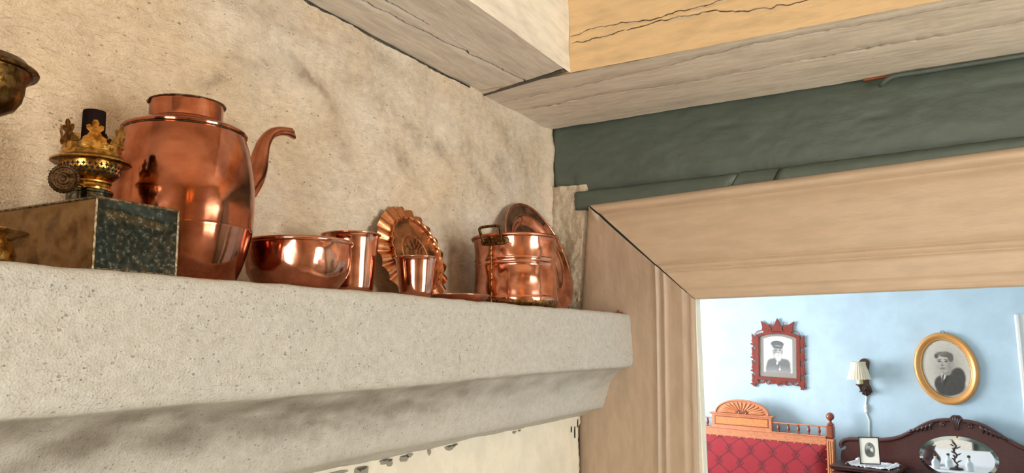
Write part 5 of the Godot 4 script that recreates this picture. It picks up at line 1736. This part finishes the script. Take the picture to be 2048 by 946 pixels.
	obj("scroll_bar", mb, M.birch_dark, fan)
	# seat, arms and feet, below the frame
	mb = MB.new()
	mb.box(Vector3(cx, -0.36, 0.28), Vector3(1.20, 0.14, 0.60), 0.04)
	obj("seat", mb, M.velvet, t)
	mb = MB.new()
	mb.box(Vector3(cx, -0.46, 0.27), Vector3(1.26, 0.08, 0.60), 0.005)
	obj("seat_rail", mb, M.birch, t)
	for s: float in [1.0, -1.0]:
		mb = MB.new()
		mb.lathe(prof([0.0, 0.0, 0.018, 0.0, 0.024, 0.03, 0.016, 0.06, 0.028, 0.16, 0.026, 0.25, 0.0, 0.25]), 20, Transform3D(Basis(), Vector3(cx + s * 0.58, -0.748, 0.53)))
		obj("leg", mb, M.birch_dark, t)

func sideboard() -> void:
	var t := thing("sideboard", "dark mahogany sideboard with an oval mirror in its tall arched back", "sideboard", in_parlour(0.0, 0.75, 0.10, ROLL))
	var cx := 1.1465
	var half := [0.0, 0.4300, 0.016, 0.4310, 0.027, 0.4230, 0.036, 0.4100, 0.075, 0.4065, 0.115, 0.4000, 0.150, 0.3880, 0.190, 0.3660, 0.230, 0.3400, 0.262, 0.3165, 0.285, 0.3080, 0.300, 0.2990, 0.330, 0.2820, 0.380, 0.2640, 0.440, 0.2520, 0.520, 0.2450, 0.600, 0.2420, 0.650, 0.2390, 0.682, 0.2290, 0.7000, 0.2100, 0.7030, 0.1920, 0.6950, 0.1800, 0.6800, 0.1770, 0.672, 0.1840, 0.668, 0.168, 0.675, 0.155, 0.700, 0.145, 0.705, 0.110]
	var line := []
	for k in range(0, half.size(), 2): line.append(Vector2(half[k], half[k + 1]))
	var outl := PackedVector2Array()
	for k in range(line.size() - 1, 0, -1): outl.append(Vector2(cx - line[k].x, line[k].y))
	for p: Vector2 in line: outl.append(Vector2(cx + p.x, p.y))
	outl.append(Vector2(cx + 0.705, -0.20)); outl.append(Vector2(cx - 0.705, -0.20))
	var mb := MB.new()
	mb.prism(outl, -0.030, 0.0, 0.004)
	var back := obj("back_board", mb, M.mahogany, t)
	# roll along the top edge
	mb = MB.new()
	for s: float in [-1.0, 1.0]:
		var pts := []
		for k in range(9, 22): pts.append(Vector3(cx + s * (line[k].x - 0.004), line[k].y - 0.013, 0.002))
		mb.tube(smooth_path(pts, 3), 0.0125, 10)
		var pts2 := []
		for k in range(3, 10): pts2.append(Vector3(cx + s * line[k].x, line[k].y - 0.012, 0.0))
		mb.tube(smooth_path(pts2, 3), 0.0110, 10)
	obj("edge_roll", mb, M.mahogany, back)
	# carved leaves either side and a shell in the middle
	for s: float in [-1.0, 1.0]:
		for k in 6:
			mb = MB.new()
			var f := k / 5.0
			var base := Vector3(cx + s * lerpf(0.125, 0.232, f), lerpf(0.376, 0.318, f), 0.005)
			var tip := base + Vector3(s * lerpf(0.018, 0.040, f), -lerpf(0.046, 0.022, f), 0.001)
			var mid := (base + tip) * 0.5 + Vector3(s * 0.010, 0.006, 0.006)
			mb.tube(smooth_path([base, mid, tip], 5), [0.004, 0.0075, 0.0092, 0.0102, 0.0105, 0.010, 0.0092, 0.0082, 0.0068, 0.0052, 0.003], 10)
			obj("carved_leaf", mb, M.mahogany_dark, back)
		mb = MB.new()
		var sp := []
		for k in 26:
			var a := 0.4 + k * 0.36
			var r := 0.020 * pow(0.93, k)
			sp.append(Vector3(cx + s * (0.075 - r * cos(a)), 0.368 + r * sin(a), 0.006))
		mb.tube(sp, 0.0052, 8)
		mb.tube(smooth_path([Vector3(cx + s * 0.058, 0.375, 0.006), Vector3(cx + s * 0.09, 0.392, 0.004), Vector3(cx + s * 0.125, 0.378, 0.005)], 5), 0.006, 8)
		obj("scroll", mb, M.mahogany_dark, back)
	for k in 5:
		mb = MB.new()
		var a := (k - 2) * 0.28
		mb.tube(smooth_path([Vector3(cx + 0.004 * (k - 2), 0.338, 0.004), Vector3(cx + 0.008 * (k - 2), 0.380, 0.011), Vector3(cx + 0.0135 * (k - 2), 0.412 - 0.003 * absf(k - 2), 0.010), Vector3(cx + 0.015 * (k - 2), 0.424 - 0.006 * absf(k - 2), 0.004)], 4), [0.003, 0.0036, 0.0044, 0.005, 0.0056, 0.0062, 0.0068, 0.0072, 0.0076, 0.0076, 0.007, 0.006, 0.003], 10)
		obj("shell_rib", mb, M.mahogany_dark, back)
	# oval mirror with a wide bevel
	var mx := 1.1457
	var my := 0.1685
	mb = MB.new()
	mb.prism(ellipse(mx, my, 0.198, 0.1135, 72), 0.0005, 0.0065, 0.0)
	var mir := obj("mirror", mb, M.mirror, t)
	mir.set_meta("label", "oval mirror glass")
	mb = MB.new()
	var P := PackedVector3Array()
	for q: Array in [[0.198, 0.1135, 0.0065], [0.2185, 0.1335, 0.0012], [0.2185, 0.1335, -0.002]]:
		for j in 96: P.append(Vector3(mx + q[0] * cos(TAU * j / 96.0), my + q[1] * sin(TAU * j / 96.0), q[2]))
	mb.grid(P, 2, 96, false, true, true)
	obj("bevel", mb, M.bevel, mir).set_meta("label", "pale bevelled edge")
	mb = MB.new()
	for a: float in [PI / 2, 0.12, PI - 0.12]:
		mb.box(Vector3(mx + 0.213 * cos(a), my + 0.131 * sin(a), 0.004), Vector3(0.014, 0.012, 0.008), 0.002)
	obj("mirror_clip", mb, M.brass, mir)
	# pedestals with moulded tops, and the lower middle
	for s: float in [-1.0, 1.0]:
		var px := cx + s * 0.488
		mb = MB.new()
		mb.box(Vector3(px, -0.345, 0.155), Vector3(0.37, 0.80, 0.30), 0.004)
		var pd := obj("pedestal", mb, M.mahogany, t)
		mb = MB.new()
		mb.box(Vector3(px, 0.0865, 0.16), Vector3(0.405, 0.014, 0.325), 0.005)
		mb.box(Vector3(px, 0.0735, 0.158), Vector3(0.388, 0.014, 0.312), 0.004)
		obj("pedestal_top", mb, M.mahogany_dark, pd)
		mb = MB.new()
		mb.prism(v2([px - 0.15, -0.68, px + 0.15, -0.68, px + 0.15, 0.03, px - 0.15, 0.03]), 0.303, 0.312, 0.003, Transform3D(), v2([px - 0.115, -0.645, px + 0.115, -0.645, px + 0.115, -0.005, px - 0.115, -0.005]))
		obj("pedestal_door", mb, M.mahogany, pd)
	mb = MB.new()
	mb.box(Vector3(cx, -0.42, 0.15), Vector3(0.62, 0.64, 0.28), 0.004)
	obj("middle_body", mb, M.mahogany, t)
	mb = MB.new()
	mb.box(Vector3(cx, -0.09, 0.16), Vector3(0.64, 0.02, 0.32), 0.005)
	obj("middle_top", mb, M.mahogany_dark, t)

func small_frame() -> void:
	var base := in_parlour(0.0, 0.75, 0.10, ROLL)
	# crocheted runner on the left pedestal
	var mb := MB.new()
	var P := PackedVector3Array()
	for i in 61:
		for j in 25:
			var u := i / 60.0
			var v := j / 24.0
			var edge := 0.004 * sin(u * 70.0) * (1.0 if (j == 24 or j == 0) else 0.0)
			var x := lerpf(-0.137, 0.135, u) + 0.004 * sin(v * 40.0) * (1.0 if (i == 0 or i == 60) else 0.0)
			var z := lerpf(-0.100, 0.105, v) + edge
			var y := 0.0020 + 0.0075 * clampf(nz.get_noise_2d(x * 2600.0, z * 2600.0) + 0.25, 0.0, 1.0) + 0.0035 * absf(nf.get_noise_2d(x * 2500.0, z * 2500.0)) + 0.014 * bump1(u - 0.06, 0.05) + 0.008 * bump1(u - 0.93, 0.04) + 0.012 * bump1(v - 0.1, 0.1)
			P.append(Vector3(x, y, z))
	mb.grid(P, 61, 25, false, false, false)
	var Q := PackedVector3Array()
	for q: Vector3 in P: Q.append(q - Vector3(0, 0.0018, 0))
	mb.grid(Q, 61, 25, false, false, true)
	var d := obj("doily", mb, M.linen)
	d.transform = base * Transform3D(Basis(Vector3.UP, -0.12), Vector3(0.690, 0.0938, 0.175))
	tag(d, "white crocheted runner lying rumpled on the left end of the sideboard", "doily")
	var t := thing("small_photo_frame", "small dark-framed card with an oval grey print, standing on the white crocheted runner", "picture", base * Transform3D(Basis(Vector3.UP, 0.10) * Basis(Vector3.BACK, 0.065) * Basis(Vector3.RIGHT, -0.20), Vector3(0.688, 0.109, 0.225)))
	mb = MB.new()
	mb.prism(v2([-0.061, 0.0, 0.061, 0.0, 0.061, 0.170, -0.061, 0.170]), -0.004, 0.006, 0.0015, Transform3D(), v2([-0.0555, 0.0055, 0.0555, 0.0055, 0.0555, 0.1645, -0.0555, 0.1645]))
	obj("frame", mb, M.black_edge, t)
	mb = MB.new()
	mb.sheet(Vector3(-0.0557, 0.1648, 0.001), Vector3(0.0557, 0.1648, 0.001), Vector3(0.0557, 0.0054, 0.001), Vector3(-0.0557, 0.0054, 0.001), Vector3.BACK)
	obj("print", mb, M.photo_small, t).set_meta("label", "cream card with an oval grey print")
	mb = MB.new()
	mb.box(Vector3(0, 0.068, 0), Vector3(0.03, 0.136, 0.003), 0.0, Transform3D(Basis(Vector3.RIGHT, 0.40), Vector3(0, 0.004, -0.062)))
	obj("stand", mb, M.black_edge, t)

func reflected_table() -> void:
	# seen only in the oval mirror: a laid table in the middle of the parlour
	var c := Vector3(0.86, 0.0, 1.90)
	var top := 0.64
	var t := thing("dining_table", "dining table under a white cloth, seen in the oval mirror", "table", in_parlour(c.x, 0.0, c.z))
	var mb := MB.new()
	mb.box(Vector3(0, top - 0.02, 0), Vector3(1.0, 0.03, 1.36), 0.004)
	obj("tabletop", mb, M.mahogany, t)
	for sx: float in [-1.0, 1.0]:
		for sz: float in [-1.0, 1.0]:
			mb = MB.new()
			mb.box(Vector3(sx * 0.44, (top - 0.03) / 2, sz * 0.60), Vector3(0.06, top - 0.03, 0.06), 0.004)
			obj("leg", mb, M.mahogany, t)
	mb = MB.new()
	mb.box(Vector3(0, top - 0.003, 0), Vector3(1.04, 0.004, 1.40), 0.002)
	for s: float in [-1.0, 1.0]:
		mb.box(Vector3(0, top - 0.10, s * 0.699), Vector3(1.04, 0.19, 0.003), 0.001)
		mb.box(Vector3(s * 0.519, top - 0.10, 0), Vector3(0.003, 0.19, 1.40), 0.001)
	var cl := obj("tablecloth", mb, M.linen)
	cl.transform = in_parlour(c.x, 0.0, c.z)
	tag(cl, "white cloth over the dining table, seen in the oval mirror", "tablecloth")
	var spots := [[-0.075, -0.56, 0.100, "stoppered glass bottle farthest left of the candlestick in the mirror"], [-0.005, -0.44, 0.095, "glass bottle close behind the candlestick in the mirror"], [0.155, -0.57, 0.105, "stoppered glass bottle right of the candlestick in the mirror"]]
	for s: Array in spots:
		var b := thing("glass_bottle", s[3], "bottle", in_parlour(c.x + s[0], top, c.z + s[1]), "bottles on the table")
		var h: float = s[2]
		mb = MB.new()
		mb.lathe(prof([0.0, 0.0, 0.024, 0.0, 0.027, 0.004, 0.027, h * 0.5, 0.020, h * 0.64, 0.010, h * 0.74, 0.009, h * 0.9, 0.013, h * 0.94, 0.0, h * 0.94]), 32, Transform3D(), 0.7)
		obj("bottle_body", mb, M.bottle, b)
		mb = MB.new()
		mb.lathe(prof([0.0, h * 0.94, 0.010, h * 0.95, 0.013, h * 1.02, 0.008, h * 1.10, 0.0, h * 1.12]), 20)
		obj("stopper", mb, M.bronze, b)
	var k := thing("candelabrum", "dark wrought candlestick with twining leaves, seen in the oval mirror", "candlestick", in_parlour(c.x + 0.062, top, c.z - 0.54))
	mb = MB.new()
	mb.lathe(prof([0.0, 0.0, 0.05, 0.0, 0.045, 0.010, 0.015, 0.018, 0.008, 0.03, 0.0, 0.03]), 28)
	obj("base", mb, M.carved, k)
	mb = MB.new()
	var pts := []
	for i in 24: pts.append(Vector3(0.010 * sin(i * 0.7), 0.02 + i * 0.0078, 0.010 * cos(i * 0.7)))
	mb.tube(pts, 0.007, 8)
	obj("stem", mb, M.carved, k)
	mb = MB.new()
	mb.tube(smooth_path([Vector3(0, 0.20, 0), Vector3(-0.02, 0.222, 0), Vector3(-0.07, 0.228, 0), Vector3(-0.12, 0.234, 0)], 5), 0.005, 8)
	obj("arm", mb, M.brass, k)
	for i in 9:
		mb = MB.new()
		var a := i * 2.1
		var y := 0.05 + 0.017 * i
		mb.ball(Vector3(0.026, 0, 0), Vector3(0.022, 0.005, 0.010), 6, 10, Transform3D(Basis(Vector3.UP, a) * Basis(Vector3.BACK, 0.5), Vector3(0, y, 0)))
		obj("leaf", mb, M.carved, k)
	var vs := thing("brown_vase", "dark brown waisted vase left of the candlestick in the oval mirror", "vase", in_parlour(c.x - 0.155, top, c.z - 0.36))
	mb = MB.new()
	mb.lathe(prof([0.0, 0.0, 0.055, 0.0, 0.075, 0.015, 0.083, 0.045, 0.076, 0.075, 0.055, 0.10, 0.046, 0.115, 0.050, 0.135, 0.058, 0.150, 0.052, 0.150, 0.040, 0.115, 0.0, 0.10]), 40)
	obj("vase_body", mb, M.mahogany, vs)

# ---------------------------------------------------------------- the scene
func window_light(called: String, xf: Transform3D, wn: Array, energy: float, col: Color) -> void:
	var l := AreaLight3D.new()
	l.name = called
	add_child(l)
	l.area_size = Vector2(wn[2], wn[3])
	l.light_energy = energy
	l.light_color = col
	l.shadow_enabled = true
	l.area_range = 12.0
	l.area_attenuation = 2.0
	l.transform = xf * Transform3D(Basis(Vector3.UP, PI), Vector3(wn[0], wn[1] + wn[3] / 2, -0.20))

func _ready() -> void:
	var cam := Camera3D.new()
	cam.name = "camera"
	add_child(cam)
	cam.fov = 34.03
	cam.near = 0.02
	cam.transform = Transform3D(Basis(Vector3(0.48109, -0.01251, 0.87658), Vector3(-0.11632, 0.99013, 0.07797), Vector3(-0.86891, -0.13948, 0.47489)).orthonormalized(), Vector3(0, 1.62, 0))
	cam.current = true

	var env := Environment.new()
	env.background_mode = Environment.BG_SKY
	var sky := Sky.new()
	var sm := ProceduralSkyMaterial.new()
	sm.sky_top_color = Color(0.62, 0.72, 0.86)
	sm.sky_horizon_color = Color(0.90, 0.91, 0.92)
	sm.ground_horizon_color = Color(0.60, 0.60, 0.56)
	sm.ground_bottom_color = Color(0.36, 0.37, 0.33)
	sm.sky_energy_multiplier = 1.6
	sky.sky_material = sm
	env.sky = sky
	env.tonemap_mode = Environment.TONE_MAPPER_LINEAR
	env.tonemap_exposure = 0.93
	env.sdfgi_enabled = true
	env.ssao_enabled = true
	env.ssil_enabled = true
	var we := WorldEnvironment.new()
	we.name = "world"
	we.environment = env
	add_child(we)

	R2 = Transform3D(Basis(Vector3(-0.173648, 0, 0.984808), Vector3.UP, Vector3(-0.984808, 0, -0.173648)), Vector3(5.9832, 0, -1.0723))
	window_light("window_daylight_front", Transform3D(Basis(Vector3.UP, PI), Vector3(0.3, 0, 2.45)), WIN_F, 10.5, Color(0.99, 1.0, 0.985))
	window_light("window_daylight_left", Transform3D(Basis(Vector3.UP, PI / 2), Vector3(-1.5, 0, 0.7)), WIN_L, 7.5, Color(1.0, 0.995, 0.975))
	window_light("window_daylight_parlour", R2 * Transform3D(Basis(Vector3.UP, PI / 2), Vector3(-2.2, 0, 2.15)), WIN_P, 30.0, Color(0.97, 0.98, 1.0))

	rng.seed = 77
	nz.seed = 4; nz.noise_type = FastNoiseLite.TYPE_SIMPLEX_SMOOTH; nz.frequency = 0.01; nz.fractal_octaves = 3
	nf.seed = 9; nf.noise_type = FastNoiseLite.TYPE_SIMPLEX_SMOOTH; nf.frequency = 0.02; nf.fractal_octaves = 3
	make_materials()
	more_materials()
	parlour_materials()
	build_kitchen()
	build_parlour_shell()
	pendant()
	build_ware()
	build_parlour_things()
